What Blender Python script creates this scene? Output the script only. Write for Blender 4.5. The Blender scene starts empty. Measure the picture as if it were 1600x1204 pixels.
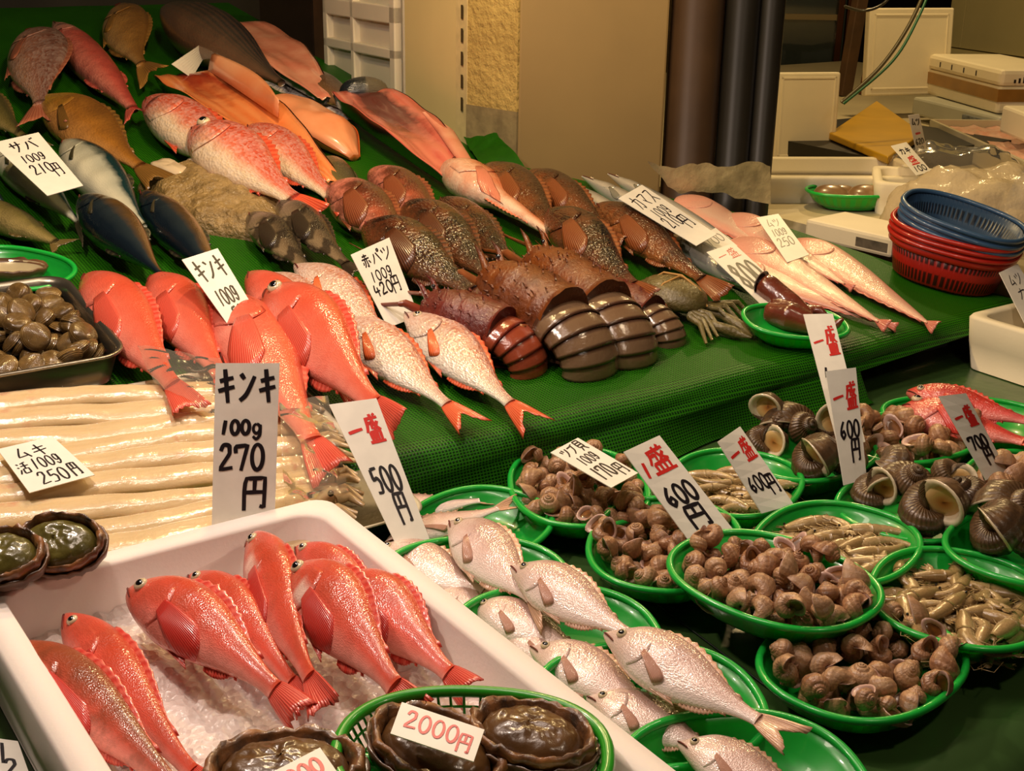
import bpy, math, random
from mathutils import Vector, Matrix, noise
R = math.radians
rnd = random.Random(7)
scene = bpy.context.scene
COL = scene.collection
# ------------------------------------------------------------------ camera
FPX = 2000.0
CAM = Vector((0, 0, 1.65))
CROT = (Matrix.Rotation(R(-35), 3, 'Z') @ Matrix.Rotation(R(70), 3, 'X') @ Matrix.Rotation(R(1.0), 3, 'Z'))
cd = bpy.data.cameras.new('camera'); cam = bpy.data.objects.new('camera', cd); COL.objects.link(cam)
cd.sensor_fit = 'HORIZONTAL'; cd.sensor_width = 36.0; cd.lens = 36.0 * FPX / 1600.0
cd.clip_start = 0.05; cd.clip_end = 60
cam.matrix_world = Matrix.Translation(CAM) @ CROT.to_4x4()
scene.camera = cam
# ------------------------------------------------------------------ light
scene.view_settings.view_transform = 'Standard'
scene.view_settings.look = 'None'
scene.view_settings.gamma = 1.0
scene.view_settings.use_curve_mapping = False
scene.view_settings.exposure = 0.32
w = bpy.data.worlds.new('market_night'); scene.world = w; w.use_nodes = True
w.node_tree.nodes['Background'].inputs[0].default_value = (1.0, 0.72, 0.42, 1)
w.node_tree.nodes['Background'].inputs[1].default_value = 0.02
WARM = (1.0, 0.70, 0.31); PINK = (1.0, 0.80, 0.66)
def bulb(x, y, z, watts, col, rad=0.05):
    d = bpy.data.lights.new('market_and_fill_bulb', 'POINT'); d.energy = watts; d.color = col; d.shadow_soft_size = rad
    o = bpy.data.objects.new('market_and_fill_bulb', d); COL.objects.link(o); o.location = (x, y, z); return o
def tube(x, y, z, sx, sy, watts, col, tgt=None):
    d = bpy.data.lights.new('market_tube_light', 'AREA'); d.shape = 'RECTANGLE'; d.size = sx; d.size_y = sy
    d.energy = watts; d.color = col
    o = bpy.data.objects.new('market_tube_light', d); COL.objects.link(o); o.location = (x, y, z)
    if tgt:
        o.rotation_euler = (Vector(tgt) - Vector((x, y, z))).to_track_quat('-Z', 'Y').to_euler()
    return o
bulb(0.25, 1.75, 2.15, 29, PINK, 0.045)
bulb(0.95, 1.9, 2.2, 20, PINK, 0.045)
bulb(1.15, 2.4, 2.3, 27, WARM, 0.05)
bulb(1.75, 2.35, 2.3, 13, WARM, 0.045)
bulb(2.75, 2.6, 2.3, 30, WARM, 0.05)  # fill added at the right to brighten the white foam
bulb(1.75, 1.25, 2.25, 8, (1.0, 0.78, 0.52), 0.045)
bulb(1.15, 0.15, 2.15, 9, (1.0, 0.80, 0.60), 0.045)  # unseen fill added on the camera side to brighten the card faces
bulb(4.2, 3.4, 2.5, 42, WARM, 0.06)  # fill added over the side table to lift the dim right background
tube(0.5, 1.3, 2.6, 1.0, 0.15, 9, PINK)
# ------------------------------------------------------------------ planes and pixels
class Plane:
    def __init__(s, p, n): s.p = Vector(p); s.n = Vector(n).normalized()
TAU = R(9)
LOWZ = 0.77
LOW = Plane((0, 0, LOWZ), (0, 0, 1))
EDGE_Y, EDGE_Z = 1.61, 0.86
UP = Plane((0, EDGE_Y, EDGE_Z), (0, -math.sin(TAU), math.cos(TAU)))
def ray(x, y): return CROT @ Vector(((x - 800) / FPX, -(y - 602) / FPX, -1.0))
def hit(x, y, pl=UP, h=0.0):
    d = ray(x, y); q = pl.p + pl.n * h
    return CAM + d * ((q - CAM).dot(pl.n) / d.dot(pl.n))
def proj(P):
    q = CROT.transposed() @ (Vector(P) - CAM)
    return Vector((800 + FPX * q.x / -q.z, 602 - FPX * q.y / -q.z))
def zplane(z): return Plane((0, 0, z), (0, 0, 1))
def upz(y): return EDGE_Z + (y - EDGE_Y) * math.tan(TAU)
# ------------------------------------------------------------------ object helpers
def link(o, parent=None):
    COL.objects.link(o)
    if parent is not None: o.parent = parent
    return o
def tag(o, label=None, cat=None, group=None, kind=None):
    if label: o['label'] = label
    if cat: o['category'] = cat
    if group: o['group'] = group
    if kind: o['kind'] = kind
    return o
def thing(name, label, cat, group=None, loc=(0, 0, 0), frame=None):
    o = bpy.data.objects.new(name, None); o.empty_display_size = 0.05; COL.objects.link(o)
    o.matrix_world = frame if frame is not None else Matrix.Translation(loc)
    return tag(o, label, cat, group)
def frame(loc, x, z):
    z = Vector(z).normalized(); x = Vector(x); x = (x - z * x.dot(z)).normalized(); y = z.cross(x)
    m = Matrix((x, y, z)).transposed().to_4x4(); m.translation = Vector(loc); return m
class MB:
    def __init__(s): s.v = []; s.f = []; s.uv = []; s.mi = []
    def vert(s, p, uv=(0, 0)): s.v.append(tuple(p)); s.uv.append(uv); return len(s.v) - 1
    def face(s, idx, m=0): s.f.append(tuple(idx)); s.mi.append(m)
    def grid(s, rows, close_u=False, close_v=False, uvs=None, flip=False, m=0):
        """rows[i][j] points"""
        n, k = len(rows), len(rows[0]); ids = []
        for i in range(n):
            ids.append([s.vert(rows[i][j], uvs[i][j] if uvs else (i / max(1, n - 1), j / max(1, k - 1))) for j in range(k)])
        for i in range(n if close_u else n - 1):
            for j in range(k if close_v else k - 1):
                a, b, c, d = ids[i][j], ids[(i + 1) % n][j], ids[(i + 1) % n][(j + 1) % k], ids[i][(j + 1) % k]
                s.face((d, c, b, a) if flip else (a, b, c, d), m)
        return ids
    def box(s, lo, hi, mat=None, m=0):
        c = [Vector((x, y, z)) for z in (lo[2], hi[2]) for y in (lo[1], hi[1]) for x in (lo[0], hi[0])]
        if mat is not None: c = [mat @ p for p in c]
        i = [s.vert(p) for p in c]
        for f in ((0, 2, 3, 1), (4, 5, 7, 6), (0, 1, 5, 4), (2, 6, 7, 3), (0, 4, 6, 2), (1, 3, 7, 5)): s.face([i[k] for k in f], m)
    def tube(s, pts, rad, n=8, cap=True, m=0, flat=1.0):
        pts = [Vector(p) for p in pts]; rows = []
        up = Vector((0, 0, 1)); last = None
        for i, p in enumerate(pts):
            t = (pts[min(i + 1, len(pts) - 1)] - pts[max(i - 1, 0)])
            t = t.normalized() if t.length > 1e-9 else Vector((1, 0, 0))
            a = (last if last is not None else (up if abs(t.z) < .9 else Vector((1, 0, 0))))
            a = (a - t * a.dot(t))
            a = a.normalized() if a.length > 1e-6 else t.orthogonal().normalized()
            last = a; b = t.cross(a)
            r = rad[i] if isinstance(rad, (list, tuple)) else rad
            rows.append([p + (b * math.cos(2 * math.pi * j / n) + a * math.sin(2 * math.pi * j / n) * flat) * r for j in range(n)])
        ids = s.grid(rows, close_v=True, uvs=[[(i / max(1, len(pts) - 1), j / n) for j in range(n)] for i in range(len(pts))], m=m)
        if cap:
            s.face(list(reversed(ids[0])), m); s.face(ids[-1], m)
        return ids
    def ball(s, c, r, nu=10, nv=7, m=0):
        r = (r, r, r) if not isinstance(r, (tuple, list)) else r
        rows = [[(c[0] + r[0] * math.sin(math.pi * (i + .001) / (nv + .002)) * math.cos(2 * math.pi * j / nu),
                  c[1] + r[1] * math.sin(math.pi * (i + .001) / (nv + .002)) * math.sin(2 * math.pi * j / nu),
                  c[2] + r[2] * math.cos(math.pi * (i + .001) / (nv + .002))) for j in range(nu)] for i in range(nv + 1)]
        s.grid(rows, close_v=True, m=m)
    def mesh(s, name, mats, smooth=True):
        me = bpy.data.meshes.new(name); me.from_pydata(s.v, [], s.f)
        for mt in (mats if isinstance(mats, (list, tuple)) else [mats]): me.materials.append(mt)
        ul = me.uv_layers.new(name='UVMap')
        vi = [0] * len(me.loops); me.loops.foreach_get('vertex_index', vi)
        flat = [c for k in vi for c in s.uv[k]]
        ul.data.foreach_set('uv', flat)
        me.polygons.foreach_set('material_index', s.mi)
        me.polygons.foreach_set('use_smooth', [smooth] * len(me.polygons))
        me.validate(); me.update(); return me
    def build(s, name, mats, parent=None, smooth=True, bevel=0, solid=0, solid_off=0, subsurf=0, frame=None):
        o = bpy.data.objects.new(name, s.mesh(name, mats, smooth)); link(o, parent)
        if frame is not None and parent is None: o.matrix_world = frame
        if solid:
            md = o.modifiers.new('solid', 'SOLIDIFY'); md.thickness = solid; md.offset = solid_off
        if bevel:
            md = o.modifiers.new('bevel', 'BEVEL'); md.width = bevel; md.segments = 2; md.limit_method = 'ANGLE'
        if subsurf:
            md = o.modifiers.new('sub', 'SUBSURF'); md.levels = subsurf; md.render_levels = subsurf
        return o
def copy_tree(o, parent=None):
    c = o.copy(); COL.objects.link(c)
    if parent is not None: c.parent = parent
    for ch in list(o.children): copy_tree(ch, c)
    return c
# ------------------------------------------------------------------ materials
def lin(c): return tuple(((x / 255) / 12.92 if x / 255 <= .04045 else ((x / 255 + .055) / 1.055) ** 2.4) for x in c)
def rgba(c): return (*lin(c), 1.0)
MATS = {}
class NT:
    def __init__(s, name):
        s.m = bpy.data.materials.new(name); s.m.use_nodes = True; s.t = s.m.node_tree
        s.n = s.t.nodes; s.l = s.t.links; s.b = s.n['Principled BSDF']; s.out = s.n['Material Output']
        MATS[name] = s.m
    def new(s, t, **kw):
        n = s.n.new(t)
        for k, v in kw.items(): setattr(n, k, v)
        return n
    def put(s, sock, val):
        if hasattr(val, 'is_linked') or isinstance(val, bpy.types.NodeSocket): s.l.new(val, sock)
        else: sock.default_value = val
    def set(s, **kw):
        for k, v in kw.items(): s.put(s.b.inputs[k.replace('_', ' ')], v)
    def math(s, op, a, b=0.0, c=None):
        n = s.new('ShaderNodeMath', operation=op); s.put(n.inputs[0], a); s.put(n.inputs[1], b)
        if c is not None: s.put(n.inputs[2], c)
        return n.outputs[0]
    def ramp(s, fac, stops, interp='LINEAR'):
        n = s.new('ShaderNodeValToRGB'); cr = n.color_ramp; cr.interpolation = interp
        while len(cr.elements) > 1: cr.elements.remove(cr.elements[-1])
        cr.elements[0].position = stops[0][0]; cr.elements[0].color = stops[0][1] if len(stops[0][1]) == 4 else rgba(stops[0][1])
        for p, c in stops[1:]:
            e = cr.elements.new(p); e.color = c if len(c) == 4 else rgba(c)
        s.put(n.inputs[0], fac); return n.outputs[0]
    def mix(s, fac, a, b, blend='MIX'):
        n = s.new('ShaderNodeMix', data_type='RGBA', blend_type=blend)
        s.put(n.inputs[0], fac); s.put(n.inputs[6], a); s.put(n.inputs[7], b); return n.outputs[2]
    def noise(s, vec, scale, detail=3, rough=.55):
        n = s.new('ShaderNodeTexNoise'); n.inputs['Scale'].default_value = scale; n.inputs['Detail'].default_value = detail
        n.inputs['Roughness'].default_value = rough
        if vec is not None: s.l.new(vec, n.inputs['Vector'])
        return n.outputs['Fac']
    def voro(s, vec, scale, feature='F1', out='Distance'):
        n = s.new('ShaderNodeTexVoronoi', feature=feature); n.inputs['Scale'].default_value = scale
        if vec is not None: s.l.new(vec, n.inputs['Vector'])
        return n.outputs[out]
    def wave(s, vec, scale, dist=0, dr='X', prof='SIN'):
        n = s.new('ShaderNodeTexWave', bands_direction=dr, wave_profile=prof); n.inputs['Scale'].default_value = scale
        n.inputs['Distortion'].default_value = dist
        if vec is not None: s.l.new(vec, n.inputs['Vector'])
        return n.outputs['Fac']
    def obj(s): return s.new('ShaderNodeTexCoord').outputs['Object']
    def uv(s):
        u = s.new('ShaderNodeTexCoord').outputs['UV']; x = s.new('ShaderNodeSeparateXYZ'); s.l.new(u, x.inputs[0])
        return u, x.outputs[0], x.outputs[1]
    def scale(s, vec, sc):
        n = s.new('ShaderNodeMapping'); n.inputs['Scale'].default_value = sc; s.l.new(vec, n.inputs['Vector']); return n.outputs[0]
    def bump(s, h, strength=.3, dist=.002, nrm=None):
        n = s.new('ShaderNodeBump'); n.inputs['Strength'].default_value = strength; n.inputs['Distance'].default_value = dist
        s.put(n.inputs['Height'], h)
        if nrm is not None: s.l.new(nrm, n.inputs['Normal'])
        s.l.new(n.outputs[0], s.b.inputs['Normal']); s.l.new(n.outputs[0], s.b.inputs['Coat Normal']); return n.outputs[0]
def plain(name, col, rough=.5, spec=.5, metal=0, var=0.0, vscale=20, col2=None, bump=0, bscale=60, coat=0, sss=0, trans=0, alpha=None, coat_r=.1, bdist=.002):
    if name in MATS: return MATS[name]
    t = NT(name); c = rgba(col)
    if col2 is not None or var:
        f = t.noise(t.obj(), vscale, 4)
        f = t.ramp(f, [(.3, (0, 0, 0, 1)), (.7, (1, 1, 1, 1))])
        c2 = rgba(col2) if col2 is not None else rgba(tuple(max(0, x * (1 - var)) for x in col))
        t.set(Base_Color=t.mix(f, c, c2))
    else: t.set(Base_Color=c)
    t.set(Roughness=rough, Metallic=metal, Coat_Weight=coat, Coat_Roughness=coat_r)
    t.b.inputs['Specular IOR Level'].default_value = spec
    if sss:
        t.set(Subsurface_Weight=sss); t.b.inputs['Subsurface Radius'].default_value = (.008, .004, .002); t.b.inputs['Subsurface Scale'].default_value = 1
    if trans: t.set(Transmission_Weight=trans)
    if bump: t.bump(t.noise(t.obj(), bscale, 5), bump, bdist)
    return t.m
def fish_mat(name, back, side, belly, head=None, mott=None, scales=(70, 26, .35), rough=.3, metal=0., coat=.7, stripes=None, streak=None, split=(.15, .5, .85), spark=0.0, cheek=None):
    """colour by place on the fish: v = ventral 0 .. dorsal 1, u = snout 0 .. tail 1"""
    if name in MATS: return MATS[name]
    t = NT(name); uv, u, v = t.uv(); ob = t.obj()
    nz = t.noise(ob, 22, 4)
    vv = t.math('ADD', v, t.math('MULTIPLY', t.math('SUBTRACT', nz, .5), .28))
    c = t.ramp(vv, [(split[0], belly), (split[1], side), (split[2], back)])
    if head is not None:
        hf = t.ramp(t.math('ADD', u, t.math('MULTIPLY', t.math('SUBTRACT', nz, .5), .12)), [(.16, (1, 1, 1, 1)), (.30, (0, 0, 0, 1))])
        c = t.mix(hf, c, rgba(head))
    if cheek is not None:
        un = t.math('ADD', u, t.math('MULTIPLY', t.math('SUBTRACT', nz, .5), .1))
        cu = t.ramp(un, [(.22, (0, 0, 0, 1)), (.26, (1, 1, 1, 1)), (.33, (1, 1, 1, 1)), (.38, (0, 0, 0, 1))]); cv = t.ramp(vv, [(.22, (0, 0, 0, 1)), (.32, (1, 1, 1, 1)), (.52, (1, 1, 1, 1)), (.66, (0, 0, 0, 1))])
        c = t.mix(t.math('MULTIPLY', t.math('MULTIPLY', cu, cv), .85), c, rgba(cheek))
    if streak is not None:
        w_ = t.wave(t.scale(uv, (1, 1, 1)), streak[1], 3, 'Y'); c = t.mix(t.math('MULTIPLY', w_, streak[2]), c, rgba(streak[0]))
    if stripes is not None:
        w_ = t.ramp(t.wave(uv, stripes[1], 5, 'X'), [(.35, (0, 0, 0, 1)), (.7, (1, 1, 1, 1))]); c = t.mix(t.math('MULTIPLY', w_, stripes[2]), c, rgba(stripes[0]))
    if mott is not None:
        f = t.ramp(t.noise(ob, mott[1], 5, .65), [(.42, (0, 0, 0, 1)), (.62, (1, 1, 1, 1))]); c = t.mix(t.math('MULTIPLY', f, mott[2]), c, rgba(mott[0]))
    sv = t.scale(uv, (scales[0], scales[1], 1))
    vo = t.voro(sv, 1.0)
    if spark:
        cell = t.new('ShaderNodeTexVoronoi'); cell.inputs['Scale'].default_value = 1.0; t.l.new(sv, cell.inputs['Vector'])
        sx = t.new('ShaderNodeSeparateXYZ'); t.l.new(cell.outputs['Color'], sx.inputs[0])
        c = t.mix(t.math('MULTIPLY', sx.outputs[0], spark), c, (1, .95, .9, 1))
    t.set(Base_Color=c, Roughness=rough, Metallic=metal, Coat_Weight=coat, Coat_Roughness=.12)
    h = t.math('ADD', t.math('ADD', vo, t.math('MULTIPLY', t.noise(ob, 170, 3), 1.2)), t.math('MULTIPLY', t.noise(ob, 35, 4), 1.6))
    t.bump(h, scales[2], .0025)
    return t.m
def fin_mat(name, c1, c2, rays=14, rough=.35):
    if name in MATS: return MATS[name]
    t = NT(name); uv, u, v = t.uv()
    w_ = t.wave(uv, rays * .32, 1.0, 'X')
    w_ = t.math('MULTIPLY', w_, .7)
    t.set(Base_Color=t.mix(w_, rgba(c1), rgba(c2)), Roughness=rough, Coat_Weight=.5, Coat_Roughness=.15)
    t.bump(w_, .5, .001); return t.m
# ------------------------------------------------------------------ fish
def interp(tab, t):
    n = len(tab)
    for i in range(n - 1):
        if t <= tab[i + 1][0] or i == n - 2:
            a, b = tab[i], tab[i + 1]; p0 = tab[max(i - 1, 0)]; p3 = tab[min(i + 2, n - 1)]
            d = b[0] - a[0]; s = min(1, max(0, (t - a[0]) / d)); out = []
            for k in range(1, len(a)):
                m0 = (b[k] - p0[k]) / (b[0] - p0[0]) * d if b[0] != p0[0] else 0
                m1 = (p3[k] - a[k]) / (p3[0] - a[0]) * d if p3[0] != a[0] else 0
                s2, s3 = s * s, s * s * s
                out.append((2 * s3 - 3 * s2 + 1) * a[k] + (s3 - 2 * s2 + s) * m0 + (-2 * s3 + 3 * s2) * b[k] + (s3 - s2) * m1)
            return out
BREAM = [(0, .03, .05, .04), (.03, .1, .11, .08), (.10, .26, .2, .15), (.2, .45, .33, .22), (.34, .54, .44, .25), (.5, .5, .44, .22), (.68, .33, .33, .15), (.84, .16, .17, .08), (.94, .1, .11, .055), (1, .1, .11, .05)]
ROCK = [(0, .05, .10, .07), (.03, .14, .18, .14), (.10, .3, .29, .24), (.2, .46, .4, .31), (.33, .53, .47, .32), (.48, .48, .45, .27), (.65, .33, .33, .18), (.82, .19, .19, .1), (.93, .13, .13, .06), (1, .13, .13, .05)]
TORP = [(0, .05, .05, .05), (.05, .17, .16, .15), (.15, .34, .33, .29), (.3, .5, .47, .4), (.45, .52, .48, .41), (.62, .42, .38, .33), (.8, .22, .2, .17), (.93, .09, .08, .07), (1, .06, .06, .05)]
SLIM = [(0, .03, .04, .04), (.08, .2, .2, .18), (.2, .4, .42, .34), (.4, .5, .5, .4), (.65, .44, .44, .34), (.85, .24, .24, .18), (1, .12, .12, .08)]
EEL = [(0, .22, .2, .10), (.03, .36, .34, .18), (.10, .48, .44, .25), (.25, .5, .48, .27), (.45, .42, .4, .24), (.7, .25, .24, .15), (.9, .11, .11, .08), (1, .03, .03, .03)]
GURN = [(0, .2, .2, .16), (.05, .34, .34, .26), (.18, .48, .48, .36), (.32, .5, .5, .36), (.42, .42, .45, .3), (.5, .27, .28, .2), (.65, .2, .2, .15), (.85, .13, .13, .1), (1, .09, .09, .06)]
STUB = [(0, .32, .34, .18), (.02, .40, .42, .22), (.10, .48, .46, .27), (.3, .53, .47, .29), (.5, .48, .44, .25), (.7, .33, .32, .17), (.85, .19, .19, .1), (1, .12, .12, .05)]
TYPES = {
 'bream': dict(p=BREAM, tail=(.19, .62, .45), dors=(.26, .86, .12), anal=(.6, .84, .1), pect=(.31, -.04, .15, .07), pelv=(.36, .2), eye=(.12, .24, .12), gill=.27),
 'rock':  dict(p=ROCK, tail=(.16, .5, .12), dors=(.24, .84, .17), anal=(.62, .8, .14), pect=(.32, -.04, .24, .17), pelv=(.36, .18), eye=(.115, .26, .145), gill=.29),
 'torp':  dict(p=TORP, tail=(.15, .7, .7), dors=(.55, .68, .1), anal=(.58, .7, .09), pect=(.27, 0, .10, .03), pelv=None, eye=(.08, .1, .07), gill=.22),
 'slim':  dict(p=SLIM, tail=(.10, .9, .6), dors=(.62, .78, .16), anal=(.66, .8, .14), pect=(.24, -.2, .1, .08), pelv=None, eye=(.07, .3, .14), gill=.2),
 'eel':   dict(p=EEL, tail=(.05, .2, .0), dors=(.2, .97, .05), anal=(.3, .97, .05), pect=None, pelv=None, eye=None, gill=.2),
 'gurn':  dict(p=GURN, tail=(.12, .42, .1), dors=(.46, .86, .12), anal=(.5, .85, .1), pect=(.3, -.1, .3, .12), pelv=None, eye=(.1, .62, .07), gill=.3),
 'stub':  dict(p=STUB, tail=(.16, .5, .12), dors=(.2, .84, .1), anal=(.6, .82, .1), pect=None, pelv=None, eye=None, gill=.0),
}
PUPIL = plain('wet_black_pupil', (10, 9, 14), .08, .8, coat=1)
IRIS = plain('pale_gold_iris', (205, 185, 150), .15, .6, coat=1)
MOUTHM = plain('dark_mouth_line', (95, 28, 26), .4)
def fish_build(root, L, W, typ, mats, s=1, bend=0.0, eye=True, fins=True, seed=0, thick=1.0, tail=True, gill=True, mouth=True, low_eye=False, pect=True, eyecol=None, fork=None):
    """local frame: x snout to tail, y dorsal (times s), z the flank that faces up"""
    T = TYPES[typ]; P = T['p']; rr = random.Random(seed)
    tf, tspan, tfork = T['tail']
    if fork is not None: tfork = fork
    if not tail: tf = 0.0
    Lb = L * (1 - tf)
    def bendy(x): q = x / L; return bend * L * (4 * (q - .5) ** 2 - 1)
    def surf(t, a, off=0.0):
        up, dn, th = interp(P, t); ca, sa = math.cos(a), math.sin(a)
        g = 1.0 + (.02 if gill and T['gill'] and t < T['gill'] + .03 * ca * ca and t > .06 else 0)
        y = ca * (up if ca > 0 else dn) * W; z = sa * (abs(sa) ** -.12 if abs(sa) > 1e-3 else 1) * th * W * thick * g
        return Vector((t * Lb, s * (y + off * ca) + bendy(t * Lb), z + off * sa))
    body_m, fin_m = mats[0], mats[1]
    N, M = 34, 22; mb = MB(); rows = []; uvs = []
    for i in range(N + 1):
        t = (i / N) ** 1.15
        rows.append([surf(t, 2 * math.pi * j / M) for j in range(M)])
        uvs.append([(t, .5 + .5 * math.cos(2 * math.pi * j / M)) for j in range(M)])
    ids = mb.grid(rows, close_v=True, uvs=uvs, flip=(s > 0))
    e0, e1 = list(ids[0]), list(ids[-1])
    if s > 0: e1 = e1[::-1]
    else: e0 = e0[::-1]
    mb.face(e0); mb.face(e1)
    # small lumps so no two flanks are the same
    sd = Vector((seed * 3.1, seed * 1.7, 0))
    for k, p in enumerate(mb.v):
        q = Vector(p); n_ = noise.noise(q * (5.5 / max(W, .01)) * .5 + sd) * .03 * W
        mb.v[k] = (q.x, q.y, q.z * (1 + n_ / (W * .3 + 1e-6)))
    mb.build('body', body_m, root, subsurf=1)
    def sheet(name, rows, m, parent=root, th=.0014):
        b = MB(); b.grid(rows); return b.build(name, m, parent, solid=th)
    up1, dn1, th1 = interp(P, 1.0)
    if tail:
        rows = []; nr = 12
        for i in range(nr + 1):
            f = i / nr * 2 - 1; r = []
            for j in range(6):
                g = j / 5; x = Lb - .02 * L + (tf * L + .02 * L) * g * (1 - tfork * (1 - abs(f)) ** 1.2 + .05 * rr.uniform(-1, 1) * (j == 5))
                y = f * W * (up1 * .85 * (1 - g) + tspan * .5 * g ** .85 * (1 + .06 * rr.uniform(-1, 1) * (j == 5)))
                r.append(Vector((x, s * y + bendy(x), (.0016 if i % 2 else -.0004) * g + .10 * W * g * math.sin(f * 2 + seed))))
            rows.append(r)
        sheet('tail_fin', rows, fin_m)
    if fins:
        def edge_fin(name, a, b, h, sgn, spiny):
            rows = []; n = 22
            for i in range(n + 1):
                q = i / n; t = a + (b - a) * q; up, dn, th = interp(P, t); base = (up if sgn > 0 else dn) * W
                hh = .55 * h * W * (math.sin(math.pi * min(1, q * 1.15 + .08)) ** .6 if q < .92 else .35) * (1 if not spiny or i % 2 else .66)
                r = []
                for j in range(4):
                    g = j / 3; x = t * Lb + g * hh * .9
                    r.append(Vector((x, s * sgn * (base * .93 + g * (hh + base * .07)) + bendy(x), (.0012 if i % 2 else -.0012) - g * .02 * W)))
                rows.append(r)
            sheet(name, rows, fin_m)
        if T['dors']: edge_fin('dorsal_fin', *T['dors'], 1, typ in ('rock', 'bream'))
        if T['anal']: edge_fin('anal_fin', *T['anal'], -1, False)
        if T['pelv']:
            t0, ln = T['pelv']; up, dn, th = interp(P, t0); rows = []
            for i in range(7):
                f = i / 6; r = []
                for j in range(4):
                    g = j / 3; x = t0 * Lb + g * ln * L * (.75 + .25 * f)
                    r.append(Vector((x, s * (-dn * W * .86 - W * (.02 + .13 * g * f) + g * .05 * W) + bendy(x), .05 * W + .02 * W * (i % 2))))
                rows.append(r)
            sheet('pelvic_fin', rows, fin_m)
        if T['pect'] and pect:
            t0, yf, ln, wd = T['pect']; rows = []
            for i in range(11):
                f = i / 10 * 2 - 1; r = []
                for j in range(7):
                    g = j / 6; t = t0 + g * ln * L / Lb * (1 - .25 * f * f) ; yy = yf + f * wd * 1.6 * (.35 + .65 * g ** .8) - .22 * g
                    up, dn, th = interp(P, min(.98, t)); c = max(-.97, min(.97, yy / (up if yy > 0 else dn)))
                    a = math.acos(c); p = surf(min(.98, t), a, 0.0)
                    p.z += .006 * W + .012 * W * math.sin(g * math.pi) + (.002 * W if i % 2 else 0)
                    r.append(p)
                rows.append(r)
            sheet('pectoral_fin', rows, mats[2] if len(mats) > 2 else fin_m)
    if gill and T['gill'] and W > .035:
        rows = []; g0 = T['gill']
        for i in range(15):
            a = R(56) + R(96) * i / 14; ca = math.cos(a); r = []
            for j in range(6):
                t = .15 + (g0 - .17 + .085 * (1 - ((ca + .1) / .8) ** 2)) * j / 5
                r.append(surf(t, a, -.0014 + .0018 * (j / 5) ** 3 * W / .08 * math.sin(math.pi * (i + .3) / 14.6) ** .5))
            rows.append(r)
        b = MB(); b.grid(rows, uvs=[[((.15 + (g0 - .15) * j / 5), .5 + .5 * math.cos(R(56) + R(96) * i / 14)) for j in range(6)] for i in range(15)])
        b.build('gill_cover', body_m, root, solid=.0005, solid_off=0)
    if eye and T['eye']:
        te, ye, re = T['eye']
        for sg in ((1, -1) if low_eye else (1,)):
            up, dn, th = interp(P, te); a = math.acos(min(.95, ye)); p = surf(te, a * sg)
            re_ = re * W * .72; nrm = Vector((0, s * math.cos(a) * .6, math.sin(a) * sg)).normalized()
            b = MB(); b.ball((0, 0, 0), (re_, re_, re_ * .55), 14, 8)
            o = b.build('eye', eyecol or IRIS, root); m = frame(p + nrm * re_ * .05, (1, 0, 0), nrm); o.matrix_local = m
            b = MB(); b.ball((0, 0, 0), (re_ * .66, re_ * .6, re_ * .42), 12, 8)
            pu = b.build('pupil', PUPIL, o); pu.location = (0, 0, re_ * .26)
    if mouth and T['eye']:
        pts = []
        for i in range(7):
            q = i / 6; t = .004 + .10 * q; up, dn, th = interp(P, t); pts.append(surf(t, R(97 + 18 * q), .001))
        b = MB(); b.tube(pts, [.008 * W + .0006] * 6 + [.0005], 6); b.build('mouth', MOUTHM, root)
def axes_from_px(H, T, wpx, pl, off, thr=.3, roll=0.0):
    a = hit(*H, pl, off); b = hit(*T, pl, off); d = b - a; L = d.length; d.normalize(); n = pl.n
    rm = Matrix.Rotation(roll, 3, d); y = rm @ n.cross(d); nz = rm @ n; mid = (a + b) / 2; q0 = proj(mid - y * .01); q1 = proj(mid + y * .01)
    ax = (proj(b) - proj(a)).normalized(); pr = Vector((-ax.y, ax.x)); pp = abs((q1 - q0).dot(pr)) / .02
    z0 = proj(mid); z1 = proj(mid + nz * .02); pz = abs((z1 - z0).dot(pr)) / .02
    return a, b, d, L, n, wpx / math.hypot(pp, thr * pz)
def fish(name, label, H, T, wpx, typ, mats, pl=UP, lift=0.0, side=1, roll=0, cat='fish', group=None, seed=None, wk=.97, pitch=0.0, **kw):
    seed = seed if seed is not None else int(H[0] * 7 + H[1])
    prof = TYPES[typ]['p']; thk = kw.get('thick', 1.0)
    thmax = max(r[3] for r in prof) * thk
    off = lift + .02
    for _ in range(3):
        a, b, d, L, n, W = axes_from_px(H, T, wpx, pl, off, 2 * thmax, R(roll) * side); W *= wk
        rl = R(roll); ext = max(abs(thmax * math.cos(rl)), 0) + .45 * abs(math.sin(rl))
        off = lift + ext * W * .92
    z = Matrix.Rotation(rl * side, 3, d) @ n
    fr = frame(a, d, z)
    if pitch: fr = fr @ Matrix.Rotation(R(pitch), 4, 'Y')
    root = thing(name, label, cat, group, frame=fr)
    fish_build(root, L, W, typ, mats, s=side, seed=seed, **kw)
    return root
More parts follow.
